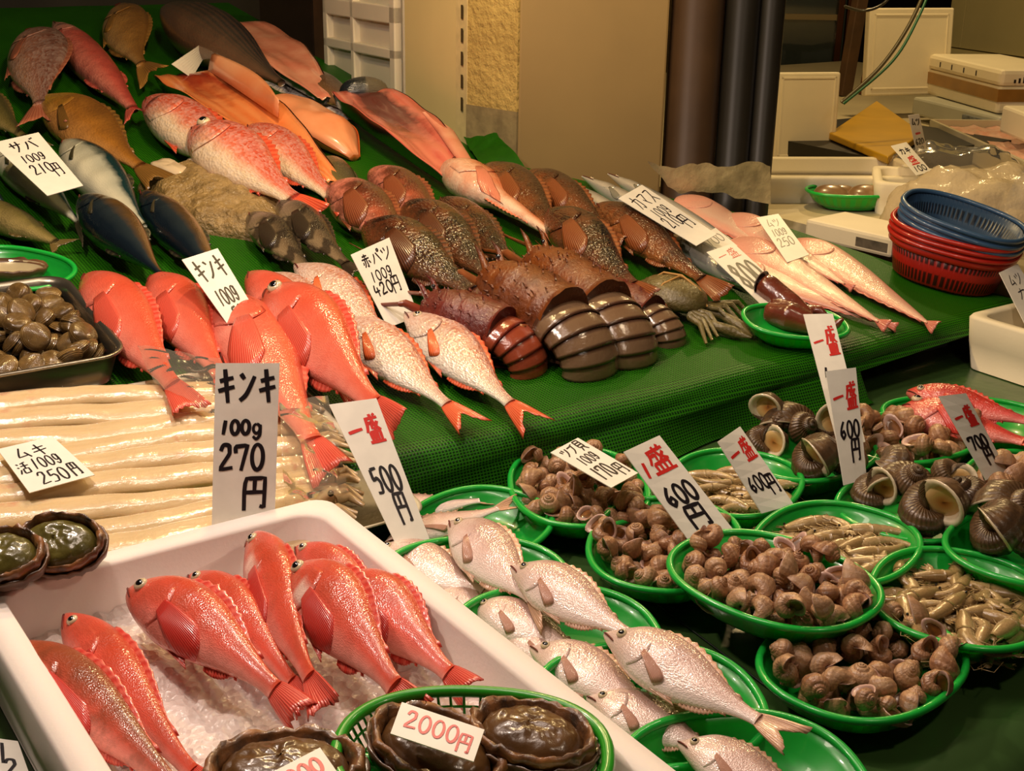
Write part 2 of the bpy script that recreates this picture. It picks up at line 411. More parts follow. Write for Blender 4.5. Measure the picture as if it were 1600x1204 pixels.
# opened or filleted fish: skin below, flesh above
def fillet(name, label, H, T, wpx, mats, pl=UP, lift=0.0, th=.3, prof=None, dish=.25, cat='fish', tail=None, seed=1, bend=0, rim=None, block=0.0, group=None):
    prof = prof or [(0, .25, .3), (.06, .42, .4), (.2, .52, .48), (.45, .5, .46), (.7, .36, .36), (.9, .2, .22), (1, .13, .14)]
    off = lift + .03
    for _ in range(2):
        a, b, d, L, n, W = axes_from_px(H, T, wpx, pl, off); off = lift + th * W * .8
    root = thing(name, label, cat, group, frame=frame(a - n * (off - lift), d, n))
    N, M = 26, 12; top = []; bot = []; uv = []
    tab = [(p[0], p[1], p[2]) for p in prof]
    for i in range(N + 1):
        t = i / N; up, dn = interp(tab, t); hh = th * W * min(1, (up + dn) * 1.1) + block * W * 0; r = []; q = []; u_ = []
        for j in range(M + 1):
            f = j / M * 2 - 1; y = (f * up if f > 0 else f * dn) * W + bend * L * (4 * (t - .5) ** 2 - 1)
            zt = hh * (.92 - dish * (1 - f * f) * min(1, 6 * t * (1 - t) + .1)) + .05 * W * noise.noise(Vector((t * 6, f * 2.5, seed * 3.3)))
            if block: zt = hh * (.7 + .5 * (1 - f * f)) + .06 * W * noise.noise(Vector((t * 5, f * 2, seed)))
            zb = hh * .75 * (1 - math.sqrt(max(0, 1 - f * f)))
            r.append(Vector((t * L, y, zt))); q.append(Vector((t * L, y, zb - (.06 * W if abs(f) > .99 else 0)))); u_.append((t, j / M))
        q[0] = r[0].copy(); q[-1] = r[-1].copy()
        q[0].y -= .02 * W; q[-1].y += .02 * W
        top.append(r); bot.append(q); uv.append(u_)
    m = MB(); m.grid(top, uvs=uv, flip=False)
    m.build('flesh', mats[0], root, solid=.003, solid_off=-1)
    m = MB(); ids = m.grid(bot, uvs=uv, flip=True)
    m.face([m.vert(p) for p in top[0]] + list(reversed(ids[0]))); m.face([m.vert(p) for p in top[-1]][::-1] + ids[-1])
    m.build('skin', mats[1], root)
    if tail:
        rows = []
        for i in range(11):
            f = i / 10 * 2 - 1; r = []
            for j in range(5):
                g = j / 4; x = L * .985 + tail[0] * L * g * (1 - tail[2] * (1 - abs(f)))
                r.append(Vector((x, f * W * (.12 * (1 - g) + tail[1] * .5 * g), th * W * .25 * (1 - g * .5) + (.001 if i % 2 else 0))))
            rows.append(r)
        m = MB(); m.grid(rows); m.build('tail_fin', mats[2], root, solid=.0016)
    root['_LW'] = (L, W); root_L = (L, W)
    del root['_LW']
    return root, L, W
# ------------------------------------------------------------------ lofted containers
def rr_ring(hx, hy, r, z, n=6, cx=0, cy=0):
    r = min(r, hx * .999, hy * .999); out = []
    for sx, sy, a0 in ((1, 1, 0), (-1, 1, 90), (-1, -1, 180), (1, -1, 270)):
        for k in range(n + 1):
            a = R(a0 + 90 * k / n); out.append(Vector((cx + sx * (hx - r) + r * math.cos(a), cy + sy * (hy - r) + r * math.sin(a), z)))
    return out
def se_ring(a, b, z, n=56, e=.86):
    out = []
    for k in range(n):
        t = 2 * math.pi * k / n; c, s = math.cos(t), math.sin(t)
        out.append(Vector((math.copysign(abs(c) ** e, c) * a, math.copysign(abs(s) ** e, s) * b, z)))
    return out
def loft(rings, cap0=False, cap1=False):
    m = MB(); n = len(rings[0])
    ids = m.grid(rings, close_v=True, uvs=[[(j / n, i / max(1, len(rings) - 1)) for j in range(n)] for i in range(len(rings))], flip=False)
    if cap0: m.face(list(reversed(ids[0])))
    if cap1: m.face(ids[-1])
    return m
def tray_mat(name, c1, c2):
    t = NT(name); uv, u, v = t.uv()
    w_ = t.ramp(t.wave(uv, 9.0, 0, 'X'), [(.35, (0, 0, 0, 1)), (.6, (1, 1, 1, 1))])
    band = t.ramp(v, [(.52, (0, 0, 0, 1)), (.58, (1, 1, 1, 1)), (.86, (1, 1, 1, 1)), (.92, (0, 0, 0, 1))])
    f = t.math('MULTIPLY', w_, band)
    t.set(Base_Color=t.mix(f, rgba(c1), rgba(c2)), Roughness=.3, Coat_Weight=.3)
    t.b.inputs['Subsurface Weight'].default_value = .25; t.b.inputs['Subsurface Radius'].default_value = (.004, .02, .004); t.b.inputs['Subsurface Scale'].default_value = 1
    t.bump(f, .3, .0015); return t.m
TRAYG = tray_mat('green_tray_plastic', (22, 160, 52), (60, 150, 40))
RIMG = plain('green_rim_plastic', (26, 172, 60), .28, .5, coat=.3, sss=.2)
def tray(label, cpx, a, b, rot, base_z, hrim=.048, tilt=0, group='green oval serving trays', pl=None, name='serving_tray', tiltaxis=0, cat='tray'):
    """cpx: pixel of the centre of the rim; base_z: what the foot stands on"""
    if pl is None:
        c = hit(cpx[0], cpx[1], zplane(base_z + hrim)); fr = Matrix.Translation((c.x, c.y, base_z)) @ Matrix.Rotation(R(rot), 4, 'Z')
    else:
        c = hit(cpx[0], cpx[1], pl, hrim + base_z); fr = frame(c - pl.n * hrim, Matrix.Rotation(R(rot), 3, pl.n) @ Vector((1, 0, 0)), pl.n)
    if tilt: fr = fr @ Matrix.Rotation(R(tiltaxis), 4, 'Z') @ Matrix.Rotation(R(tilt), 4, 'X') @ Matrix.Rotation(R(-tiltaxis), 4, 'Z')
    t = thing(name, label, cat, group, frame=fr); h = hrim
    rings = [se_ring(a * s_, b * s_, z) for s_, z in ((.30, .009), (.62, .009), (.70, .012), (.80, h * .45), (.90, h * .78), (.965, h * .97), (.97, h * .97), (.93, h * .8), (.84, h * .42), (.72, .008), (.6, .005), (.3, .005))]
    m = loft(rings, False, False)
    m.face([m.vert(p) for p in rings[0]]); m.face([m.vert(p) for p in reversed(rings[-1])])
    m.build('basin', TRAYG, t)
    m = loft([se_ring(a * s_, b * s_, z) for s_, z in ((.62, .006), (.6, 0), (.57, 0), (.57, .006))]); m.build('foot_ring', RIMG, t)
    rows = []; base = se_ring(a * .985, b * .985, h, 72); n = len(base)
    for i, p in enumerate(base):
        rad = Vector((p.x / a, p.y / b, 0)).normalized()
        rows.append([p + rad * .0052 * math.cos(2 * math.pi * j / 8) + Vector((0, 0, .0048 * math.sin(2 * math.pi * j / 8))) for j in range(8)])
    m = MB(); m.grid(rows, close_u=True, close_v=True, flip=True); m.build('rim', RIMG, t)
    t['_a'] = a; fr2 = fr.copy(); del t['_a']
    return t, fr2, a, b, h
# ------------------------------------------------------------------ cards with brush writing
CARD = plain('white_price_card', (238, 232, 220), .42, .4, var=.04, vscale=30)
INK = plain('black_marker_ink', (26, 18, 24), .4); RED = plain('red_marker_ink', (206, 42, 36), .4)
def ell(cx, cy, rx, ry, n=14, a0=-90, a1=270): return [(cx + rx * math.cos(R(a0 + (a1 - a0) * i / n)), cy + ry * math.sin(R(a0 + (a1 - a0) * i / n))) for i in range(n + 1)]
GL = {
 'キ': [[(.12, .36), (.88, .26)], [(.05, .64), (.95, .52)], [(.40, .02), (.60, .98)]],
 'ン': [[(.15, .15), (.36, .3)], [(.12, .92), (.5, .72), (.92, .22)]],
 'サ': [[(.04, .36), (.96, .32)], [(.3, .1), (.32, .6)], [(.72, .05), (.68, .55), (.38, .97)]],
 'バ': [[(.34, .25), (.25, .6), (.05, .92)], [(.58, .22), (.76, .55), (.95, .9)], [(.76, .04), (.82, .15)], [(.92, .0), (.97, .1)]],
 'パ': [[(.34, .25), (.25, .6), (.05, .92)], [(.58, .22), (.76, .55), (.95, .9)], ell(.88, .1, .09, .09, 8)],
 'カ': [[(.08, .32), (.88, .28), (.82, .75), (.66, .96), (.52, .84)], [(.46, .04), (.4, .5), (.1, .96)]],
 'マ': [[(.08, .2), (.92, .17), (.48, .66)], [(.32, .5), (.66, .92)]],
 'ス': [[(.14, .14), (.82, .12), (.55, .55), (.06, .95)], [(.52, .55), (.95, .94)]],
 'ツ': [[(.08, .2), (.2, .46)], [(.4, .12), (.48, .38)], [(.92, .14), (.76, .6), (.32, .96)]],
 'ブ': [[(.08, .22), (.8, .18), (.66, .6), (.22, .96)], [(.84, .02), (.88, .1)], [(.95, 0), (.99, .08)]],
 'ム': [[(.5, .05), (.2, .8), (.85, .72)], [(.66, .45), (.92, .92)]],
 'イ': [[(.8, .05), (.5, .4), (.1, .62)], [(.54, .38), (.54, .97)]],
 '貝': [[(.2, .02), (.2, .64), (.8, .64), (.8, .02), (.2, .02)], [(.2, .22), (.8, .22)], [(.2, .42), (.8, .42)], [(.38, .66), (.14, .98)], [(.62, .66), (.9, .96)]],
 '円': [[(.12, .98), (.2, .06), (.86, .06), (.84, .9), (.68, .86)], [(.5, .06), (.48, .44)], [(.18, .46), (.84, .46)]],
 '一': [[(.05, .55), (.5, .5), (.95, .46)]],
 '盛': [[(.14, .16), (.92, .12)], [(.22, .15), (.18, .4), (.06, .62)], [(.24, .32), (.46, .31), (.43, .52)], [(.5, 0), (.62, .36), (.92, .56)], [(.84, .26), (.54, .56)], [(.7, .0), (.8, .06)], [(.2, .62), (.22, .94)], [(.2, .63), (.82, .61), (.8, .93)], [(.4, .62), (.41, .93)], [(.6, .62), (.6, .93)], [(.0, .96), (1.0, .93)]],
 '赤': [[(.25, .15), (.75, .14)], [(.5, 0), (.5, .36)], [(.1, .36), (.9, .35)], [(.4, .38), (.36, .7), (.2, .92)], [(.58, .38), (.58, .95), (.46, .86)], [(.2, .55), (.14, .75)], [(.78, .52), (.92, .74)]],
 '活': [[(.08, .1), (.2, .2)], [(.04, .38), (.16, .46)], [(.04, .95), (.22, .62)], [(.85, .04), (.4, .14)], [(.32, .34), (.98, .32)], [(.64, .12), (.64, .55)], [(.42, .56), (.42, .94), (.86, .92), (.86, .56), (.42, .56)]],
 'g': [ell(.45, .32, .3, .28, 10), [(.78, .08), (.74, .7), (.4, .96), (.12, .78)]],
 '0': [ell(.5, .5, .4, .46, 14, -70, 300)], '1': [[(.62, .02), (.38, .98)]],
 '2': [[(.1, .25), (.3, .04), (.72, .08), (.74, .34), (.08, .92), (.98, .86)]],
 '3': [[(.15, .12), (.6, .02), (.8, .22), (.42, .46), (.82, .62), (.72, .92), (.1, .92)]],
 '4': [[(.3, .02), (.12, .58), (.95, .54)], [(.66, .25), (.58, .98)]],
 '5': [[(.24, .08), (.2, .48), (.6, .4), (.86, .62), (.7, .92), (.12, .94)], [(.24, .08), (.92, .04)]],
 '6': [[(.72, .02), (.28, .38), (.14, .72), (.42, .97), (.82, .76), (.62, .52), (.2, .68)]],
 '7': [[(.06, .34), (.1, .1), (.9, .06), (.45, .98)]],
 '8': [[(.76, .2), (.46, .02), (.18, .24), (.8, .7), (.52, .97), (.16, .72), (.76, .2)]],
 '9': [ell(.48, .3, .32, .28, 10), [(.8, .28), (.6, .98)]],
}
def smooth_poly(p, n=5):
    if len(p) < 3: return [Vector((*p[0], 0)).lerp(Vector((*p[-1], 0)), k / 4) for k in range(5)]
    out = []
    for i in range(len(p) - 1):
        p0, p1, p2, p3 = (Vector((*p[max(0, min(len(p) - 1, k))], 0)) for k in (i - 1, i, i + 1, i + 2))
        sharp = (p2 - p1).angle(p1 - p0) > 1.2 if i and (p1 - p0).length and (p2 - p1).length else False
        for k in range(n):
            t = k / n
            out.append(.5 * ((2 * p1) + (p2 - p0) * t + (2 * p0 - 5 * p1 + 4 * p2 - p3) * t * t + (3 * p1 - p0 - 3 * p2 + p3) * t ** 3) if not sharp else p1.lerp(p2, t))
    out.append(Vector((*p[-1], 0))); return out
def card(label, px, hs, text, pl=UP, name='price_card', th=.0012, curl=0.0, lw=.0016, cat='price tag', slant=0, mat=None):
    """px: TL, TR, BR, BL pixels; hs: heights (top, bottom) over the plane; text: (string, x, y, w, h, ink, weight)"""
    if not isinstance(hs[0], (tuple, list)): hs = (hs[0], hs[0], hs[1], hs[1])
    c = [hit(px[k][0], px[k][1], pl, hs[k]) for k in range(4)]
    TL, TR, BR, BL = c; base = (BL + BR) / 2
    n = (TR - TL).cross(BL - TL).normalized()
    if n.dot(CAM - TL) < 0: n = -n
    root = thing(name, label, cat, frame=Matrix.Translation(base)); inv = -base
    def at(u, v, off=0):
        p = TL.lerp(TR, u).lerp(BL.lerp(BR, u), v)
        return p + inv + n * (off + curl * math.sin(math.pi * v))
    m = MB(); NV = 8
    f = [[at(u / 2, v / NV, th / 2) for u in range(3)] for v in range(NV + 1)]; bk = [[at(u / 2, v / NV, -th / 2) for u in range(3)] for v in range(NV + 1)]
    loop = []
    for v in range(NV + 1): loop.append([f[v][0], f[v][1], f[v][2], bk[v][2], bk[v][1], bk[v][0]])
    ids = m.grid(loop, close_v=True); m.face(list(reversed(ids[0]))); m.face(ids[-1])
    m.build('card', mat or CARD, root, smooth=False)
    inks = {}
    W_ = (TR - TL).length; H_ = (BL - TL).length
    for s_, x, y, w_, h_, ink, wt in text:
        if ink not in inks: inks[ink] = MB()
        mb = inks[ink]; k = len(s_); cw = w_ / k
        for i, ch in enumerate(s_):
            for st in GL[ch]:
                pts = smooth_poly(st); q = []
                for p in pts:
                    px_ = x + (i + .06 + p.x * .88) * cw; py_ = y + p.y * h_ - slant * (i / max(1, k)) * h_
                    q.append((px_, py_))
                L_, R_ = [], []; NP = len(q)
                for j in range(NP):
                    a = q[max(0, j - 1)]; b_ = q[min(NP - 1, j + 1)]
                    dx, dy = (b_[0] - a[0]) * W_, (b_[1] - a[1]) * H_; ln = math.hypot(dx, dy) or 1
                    ww = lw * wt * (1.05 - .35 * abs(j / (NP - 1) - .35)); ox, oy = -dy / ln * ww / W_, dx / ln * ww / H_
                    L_.append(at(q[j][0] + ox, q[j][1] + oy, th / 2 + .0005)); R_.append(at(q[j][0] - ox, q[j][1] - oy, th / 2 + .0005))
                mb.grid([L_, R_])
    for ink, mb in inks.items(): mb.build('brush_writing' if ink is INK else 'red_brush_writing', ink, root, smooth=False)
    return root
# ------------------------------------------------------------------ shells
def snail_mat(name, c1, c2, c3, ribs):
    t = NT(name); uv, u, v = t.uv(); ob = t.obj()
    info = t.new('ShaderNodeObjectInfo').outputs['Random']
    n1 = t.noise(ob, 2.6, 6, .65); f = t.ramp(n1, [(.35, c1), (.55, c2), (.75, c3)])
    f = t.mix(t.math('MULTIPLY', info, .35), f, rgba(c2)); f = t.mix(t.math('MULTIPLY', t.math('FRACT', t.math('MULTIPLY', info, 7.3)), .45), f, rgba(c3))
    w_ = t.wave(uv, ribs[0], 1.5, 'X'); w2 = t.wave(uv, ribs[1], 1.0, 'Y')
    t.set(Base_Color=t.mix(t.math('MULTIPLY', w2, .25), f, rgba(tuple(x * .5 for x in c1))), Roughness=.38, Coat_Weight=.35, Coat_Roughness=.2)
    h = t.math('ADD', t.math('MULTIPLY', w_, ribs[2]), t.math('ADD', t.math('MULTIPLY', w2, ribs[3]), t.noise(ob, 9, 4)))
    t.bump(h, .55, .002); return t.m
WHELK = snail_mat('brown_whelk_shell', (122, 76, 50), (172, 122, 84), (212, 174, 134), (6, 3, .15, .25))
OPER = plain('amber_operculum', (150, 92, 34), .35, .5, var=.4, vscale=3, coat=.4)
LIPM = plain('pinkish_shell_lip', (196, 160, 146), .3, .5, coat=.3)
TURB = snail_mat('dark_turban_shell', (52, 36, 22), (84, 58, 36), (118, 90, 60), (9, 3, .6, .25))
NACRE = plain('white_nacre_lip', (232, 214, 180), .22, .6, coat=.6, var=.1, vscale=4)
TOPER = NT('spiral_turban_operculum'); 
def _top():
    t = TOPER; uv, u, v = t.uv(); r = t.math('ADD', v, t.math('MULTIPLY', u, .25))
    t.set(Base_Color=t.ramp(r, [(.05, (120, 60, 22)), (.3, (196, 130, 66)), (.6, (214, 168, 104)), (.95, (224, 190, 130))]), Roughness=.3, Coat_Weight=.4); return t.m
TOPER = _top()
def spiral_shell(kind, seed=0):
    """returns list of (part name, mesh), unit size: about 1 high, apex up"""
    r_ = random.Random(seed)
    if kind == 'whelk': g, r0, rho, h, ez, turns, nr = 1.75, .27, .40, .78, 1.12, 3.4, 16
    else: g, r0, rho, h, ez, turns, nr = 1.95, .30, .40, .80, 1.0, 3.2, 21
    g *= r_.uniform(.95, 1.06); h *= r_.uniform(.92, 1.1)
    k = math.log(g) / (2 * math.pi); tm = 2 * math.pi * turns; rows = []; nseg = int(turns * 15); uvs = []
    def ring(th, shrink=1.0, flare=1.0):
        e = math.exp(k * (th - tm)); cx, sx = math.cos(th), math.sin(th); out = []
        for j in range(nr):
            a = 2 * math.pi * j / nr; rr = rho * e * flare * shrink
            if kind == 'turban' and flare <= 1.05: rr *= 1 + .06 * math.cos(7 * a) * (1 if shrink == 1 else 0)
            if kind == 'whelk': rr *= 1 + .05 * math.cos(th * 9) * (1 if shrink == 1 else 0)
            rad = r0 * e + rr * math.cos(a); z = -h * e + rr * ez * math.sin(a)
            if kind == 'whelk' and math.sin(a) < -.2: z += rr * .9 * (math.sin(a) + .2) * max(0, 1 - (tm - th) / 3.0)
            out.append(Vector((rad * cx, rad * sx, z)))
        return out
    for i in range(nseg + 1):
        th = tm * i / nseg; fl = 1 + .12 * max(0, (i - nseg + 3) / 3); rows.append(ring(th, 1, fl)); uvs.append([(turns * i / nseg, j / nr) for j in range(nr)])
    zmid = -h * .72
    def fix(p): return Vector((p.x, p.y, p.z - zmid))
    m = MB(); ids = m.grid([[fix(p) for p in r] for r in rows], close_v=True, uvs=uvs); m.face(list(reversed(ids[0])))
    shell = m
    lip = MB(); rl = [rows[-1], ring(tm + .06, 1.0 if kind == 'turban' else .95, 1.1), ring(tm - .02, .80, 1.06), ring(tm - .30, .78, 1.0), ring(tm - .55, .7, 1.0)]
    ids = lip.grid([[fix(p) for p in r] for r in rl], close_v=True); lip.face(ids[-1])
    op = MB(); rg = ring(tm - (.34 if kind == 'whelk' else .42), .80, 1.0); c = sum(rg, Vector()) / nr
    nn = (rg[0] - c).cross(rg[nr // 4] - c).normalized()
    rws = []
    for q, dz in ((1, 0), (.96, .03), (.6, .05), (.3, .045), (.02, .05)): rws.append([fix(c + (p - c) * q + nn * dz * .6 * (-1 if kind == 'whelk' else -1)) for p in rg])
    op.grid(rws, close_v=True, uvs=[[(j / nr, 1 - i / 4) for j in range(nr)] for i in range(5)])
    return shell, lip, op
def shell_proto(kind, seed):
    a, b, c = spiral_shell(kind, seed)
    if kind == 'whelk': return (a.mesh('whelk_shell', WHELK), b.mesh('shell_lip', LIPM), c.mesh('operculum', OPER))
    return (a.mesh('turban_shell', TURB), b.mesh('shell_lip', NACRE), c.mesh('operculum', TOPER))
def snail_from(me, name, label, cat, group, M_, lipname='shell_lip'):
    o = bpy.data.objects.new(name, me[0]); COL.objects.link(o); o.matrix_world = M_; tag(o, label, cat, group)
    for nm, mm in ((lipname, me[1]), ('operculum', me[2])):
        c = bpy.data.objects.new(nm, mm); COL.objects.link(c); c.parent = o
    return o
WHELKS = [shell_proto('whelk', s_) for s_ in (1, 2, 3, 4)]
TURBANS = [shell_proto('turban', s_) for s_ in (5, 6)]
def rand_rot(r_):
    from mathutils import Quaternion
    u1, u2, u3 = r_.random(), r_.random(), r_.random()
    return Quaternion((math.sqrt(1 - u1) * math.sin(2 * math.pi * u2), math.sqrt(1 - u1) * math.cos(2 * math.pi * u2), math.sqrt(u1) * math.sin(2 * math.pi * u3), math.sqrt(u1) * math.cos(2 * math.pi * u3))).to_matrix().to_4x4()
def heap_spots(a, b, size, n, r_, h0, layers=3, fill=.86, e=1.0):
    """touching, not overlapping spots heaped in a tray"""
    pts = []; tries = 0
    while len(pts) < n and tries < n * 160:
        tries += 1; t = r_.uniform(0, 2 * math.pi); q = math.sqrt(r_.random()) * fill; x, y = a * q * math.cos(t), b * q * math.sin(t)
        z = h0 + size * .46 + max(0, q - .60) * .10
        ok = True
        for _ in range(6):
            hitp = [p for p in pts if (p - Vector((x, y, z))).length < size * .80]
            if not hitp: break
            z = max(p.z + math.sqrt(max(0, (size * .80) ** 2 - (p.x - x) ** 2 - (p.y - y) ** 2)) for p in hitp) + .0005
        lim = h0 + size * .5 + size * .80 * (layers - 1) * (1 - (q / fill) ** 2 * .6) + max(0, q - .60) * .10
        if z > lim: continue
        pts.append(Vector((x, y, z)))
    return pts
def whelk_heap(fr, a, b, n, size, seed, label, group, layers=2.2, fill=.84):
    r_ = random.Random(seed)
    for p in heap_spots(a, b, size, n, r_, .008, layers, fill):
        s_ = size * r_.uniform(.84, 1.06)
        snail_from(WHELKS[r_.randrange(4)], 'whelk', label, 'shellfish', group, fr @ Matrix.Translation(p) @ rand_rot(r_) @ Matrix.Scale(s_ * .84, 4))
# clam
CLAMM = NT('banded_brown_clam_shell')
def _clam():
    t = CLAMM; uv, u, v = t.uv(); ob = t.obj(); info = t.new('ShaderNodeObjectInfo').outputs['Random']
    w_ = t.wave(uv, 7, 1.2, 'X')
    c = t.ramp(t.math('ADD', t.math('MULTIPLY', w_, .35), t.math('MULTIPLY', t.noise(ob, 3, 4), .8)), [(.25, (44, 32, 14)), (.5, (92, 68, 34)), (.78, (146, 116, 68))])
    t.set(Base_Color=t.mix(t.math('MULTIPLY', info, .5), c, rgba((76, 54, 24))), Roughness=.22, Coat_Weight=.6, Coat_Roughness=.1); t.bump(w_, .4, .001); return t.m
CLAMM = _clam()
def valve_mesh(sg, seed):
    m = MB(); rows = []; uv = []
    for i in range(11):
        q = i / 10; r = []; u_ = []
        for j in range(24):
            a = 2 * math.pi * j / 24; rad = q * (1 + .14 * math.cos(a) - .1 * math.cos(2 * a)) * .5
            x = rad * math.cos(a) * 1.12 - .28 * (1 - q); y = rad * math.sin(a) * .9
            z = .30 * math.sqrt(max(0, 1 - q ** 2.2)) * (1 + .05 * math.sin(q * 40) * .2)
            r.append(Vector((x, y, sg * (z + .004)))); u_.append((q, j / 24))
        rows.append(r); uv.append(u_)
    m.grid(rows, close_v=True, uvs=uv, flip=sg > 0)
    ids = [m.vert(p, (1, 0)) for p in rows[-1]]; m.face(ids if sg < 0 else ids[::-1])
    return m.mesh('clam_valve', CLAMM)
VALVES = (valve_mesh(1, 0), valve_mesh(-1, 0))
def clam(label, group, M_, gape=0):
    t = thing('clam', label, 'shellfish', group, frame=M_)
    for k, me in enumerate(VALVES):
        o = bpy.data.objects.new('valve', me); COL.objects.link(o); o.parent = t
        if gape: o.matrix_local = Matrix.Translation((-.5, 0, 0)) @ Matrix.Rotation(R(-gape if k == 0 else gape), 4, 'Y') @ Matrix.Translation((.5, 0, 0))
    return t
# shrimp
SHR = fish_mat('translucent_grey_shrimp', (150, 122, 78), (178, 148, 102), (190, 162, 116), mott=((110, 80, 50), 60, .4), scales=(3, 3, .1), rough=.2, coat=.9)
SHRL = plain('pale_shrimp_leg', (170, 140, 90), .3, coat=.4); SHE = plain('black_shrimp_eye', (14, 10, 10), .1, coat=1)
def shrimp_meshes(curl, seed):
    """unit length 1, in local xy plane, lying on its side"""
    r_ = random.Random(seed); out = []
    def cl(s):  # centre line: head straight, tail curls
        if s < .42: return Vector((s, 0, 0)), 0.0
        q = (s - .42); k = R(curl) / .58; a = k * q
        if abs(k) < .01: return Vector((s, 0, 0)), 0.0
        return Vector((.42 + math.sin(a) / k, -(1 - math.cos(a)) / k, 0)), -a
    def body(s0, s1, n, fr_, seg):
        m = MB(); rows = []; uv = []
        for i in range(n + 1):
            s = s0 + (s1 - s0) * i / n; c, a = cl(s); rr = fr_(s) * (1 + (.09 * ((s * 12.5) % 1) if seg else 0)); nx = Vector((math.sin(-a), math.cos(a), 0)); 
            rows.append([c + nx * (rr * math.cos(2 * math.pi * j / 10)) + Vector((0, 0, rr * .8 * math.sin(2 * math.pi * j / 10))) for j in range(10)])
            uv.append([(s, .5 + .5 * math.cos(2 * math.pi * j / 10)) for j in range(10)])
        ids = m.grid(rows, close_v=True, uvs=uv, flip=True); m.face(ids[0]); m.face(list(reversed(ids[-1]))); return m
    out.append(('carapace', body(0.04, .40, 10, lambda s: .018 + .070 * min(1, (s / .26)) ** .7, False).mesh('carapace', SHR)))
    out.append(('abdomen', body(.36, .93, 26, lambda s: .084 * (1 - .68 * (s - .36) / .57), True).mesh('abdomen', SHR)))
    c, a = cl(.92); d = Vector((math.cos(a), math.sin(a), 0)); nx = Vector((-d.y, d.x, 0)); m = MB()
    for f in (-.5, -.2, .2, .5):
        e = (d + nx * f).normalized(); p2 = c + e * .13
        m.tube([c, c.lerp(p2, .5) + Vector((0, 0, .006)), p2], [.012, .026, .006], 6, flat=.3)
    out.append(('tail_fan', m.mesh('tail_fan', SHR)))
    m = MB()
    for k in (0, 1):
        m.tube([Vector((.05, .01, .02 * k)), Vector((-.05, .05 + .04 * k, .02)), Vector((-.06 - .08 * r_.random(), .12 - .16 * k, .012)), Vector((.08 + .12 * r_.random(), .17 - .3 * k, .01))], .0035, 4)
    m.tube([Vector((.14, .05, 0)), Vector((-.06, .055, 0))], [.012, .002], 5)
    out.append(('antennae', m.mesh('antennae', SHRL)))
    m = MB()
    for k in range(6):
        s = .18 + .075 * k; c, a = cl(s); m.tube([c + Vector((0, -.05, .01)), c + Vector((-.03, -.10, .02 * (k % 2))), c + Vector((.02, -.15, 0))], [.008, .006, .002], 4)
    out.append(('legs', m.mesh('legs', SHRL)))
    m = MB(); m.ball((.07, .035, .035), .014, 8, 6); out.append(('eye', m.mesh('eye', SHE)))
    return out
SHRIMPS = [shrimp_meshes(c_, s_) for c_, s_ in ((150, 1), (95, 2), (40, 3), (125, 4))]
def shrimp(label, group, M_, k):
    t = thing('shrimp', label, 'shrimp', group, frame=M_)
    for nm, me in SHRIMPS[k]:
        o = bpy.data.objects.new(nm, me); COL.objects.link(o); o.parent = t
    return t
def shrimp_heap(fr, a, b, n, L, seed, label, group, ang, layers=3, spread=30):
    r_ = random.Random(seed); pts = []
    for i in range(n):
        for tr in range(40):
            t = r_.uniform(0, 2 * math.pi); q = math.sqrt(r_.random()) * .68; x, y = a * q * math.cos(t), b * q * math.sin(t)
            lvl = i * layers // n
            if all((Vector((x, y)) - p[0]).length > .022 for p in pts if p[1] == lvl): break
        pts.append((Vector((x, y)), lvl))
        th = ang + r_.gauss(0, spread) + (180 if r_.random() < .3 else 0)
        M_ = fr @ Matrix.Translation((x, y, .013 + .011 * lvl + .004 * r_.random())) @ Matrix.Rotation(R(th), 4, 'Z') @ Matrix.Rotation(R(r_.uniform(-14, 14) + (180 if r_.random() < .5 else 0)), 4, 'X') @ Matrix.Rotation(R(r_.uniform(-6, 6)), 4, 'Y') @ Matrix.Translation((-.45 * L, .1 * L, 0)) @ Matrix.Scale(L * r_.uniform(.85, 1.1), 4)
        shrimp(label, group, M_, r_.randrange(4))
# ------------------------------------------------------------------ the place: tables, net, walls
NETM = NT('green_display_net')
def _net():
    t = NETM; uv, u, v = t.uv()
    a = t.wave(uv, 52, .0, 'X'); b = t.wave(uv, 52, .0, 'Y')
    h = t.math('MAXIMUM', a, b); f = t.ramp(h, [(.62, (0, 0, 0, 1)), (.86, (1, 1, 1, 1))])
    n = t.noise(uv, 5, 4)
    thr = t.mix(n, rgba((22, 88, 4)), rgba((50, 124, 8)))
    t.set(Base_Color=t.mix(f, rgba((6, 44, 4)), thr), Roughness=.42)
    t.b.inputs['Specular IOR Level'].default_value = .18
    t.bump(h, .5, .0015); return t.m
NETM = _net()
SHEETM = plain('dark_green_vinyl_sheet', (22, 44, 24), .22, .5, var=.25, vscale=4, bump=.25, bscale=9, coat=.25, bdist=.006)
def _sheet():
    t = NT('dark_green_vinyl_sheet_folded'); ob = t.obj()
    s = t.new('ShaderNodeSeparateXYZ'); t.l.new(ob, s.inputs[0])
    t.set(Base_Color=t.mix(t.noise(ob, 3, 3), rgba((40, 68, 32)), rgba((74, 104, 54))), Roughness=.25, Coat_Weight=.2)
    t.bump(t.noise(ob, 7, 4), .35, .01); return t.m
SHEETM = _sheet()
WOODM = plain('wet_wood_board', (150, 126, 88), .55, col2=(104, 82, 52), vscale=9)
DARKM = plain('dark_steel_frame', (30, 28, 24), .5)
# floor
m = MB(); m.box((-4, -3, -.05), (9, 9, 0)); tag(m.build('floor', plain('wet_dark_concrete', (44, 42, 38), .35, var=.3, vscale=3), smooth=False), kind='structure')
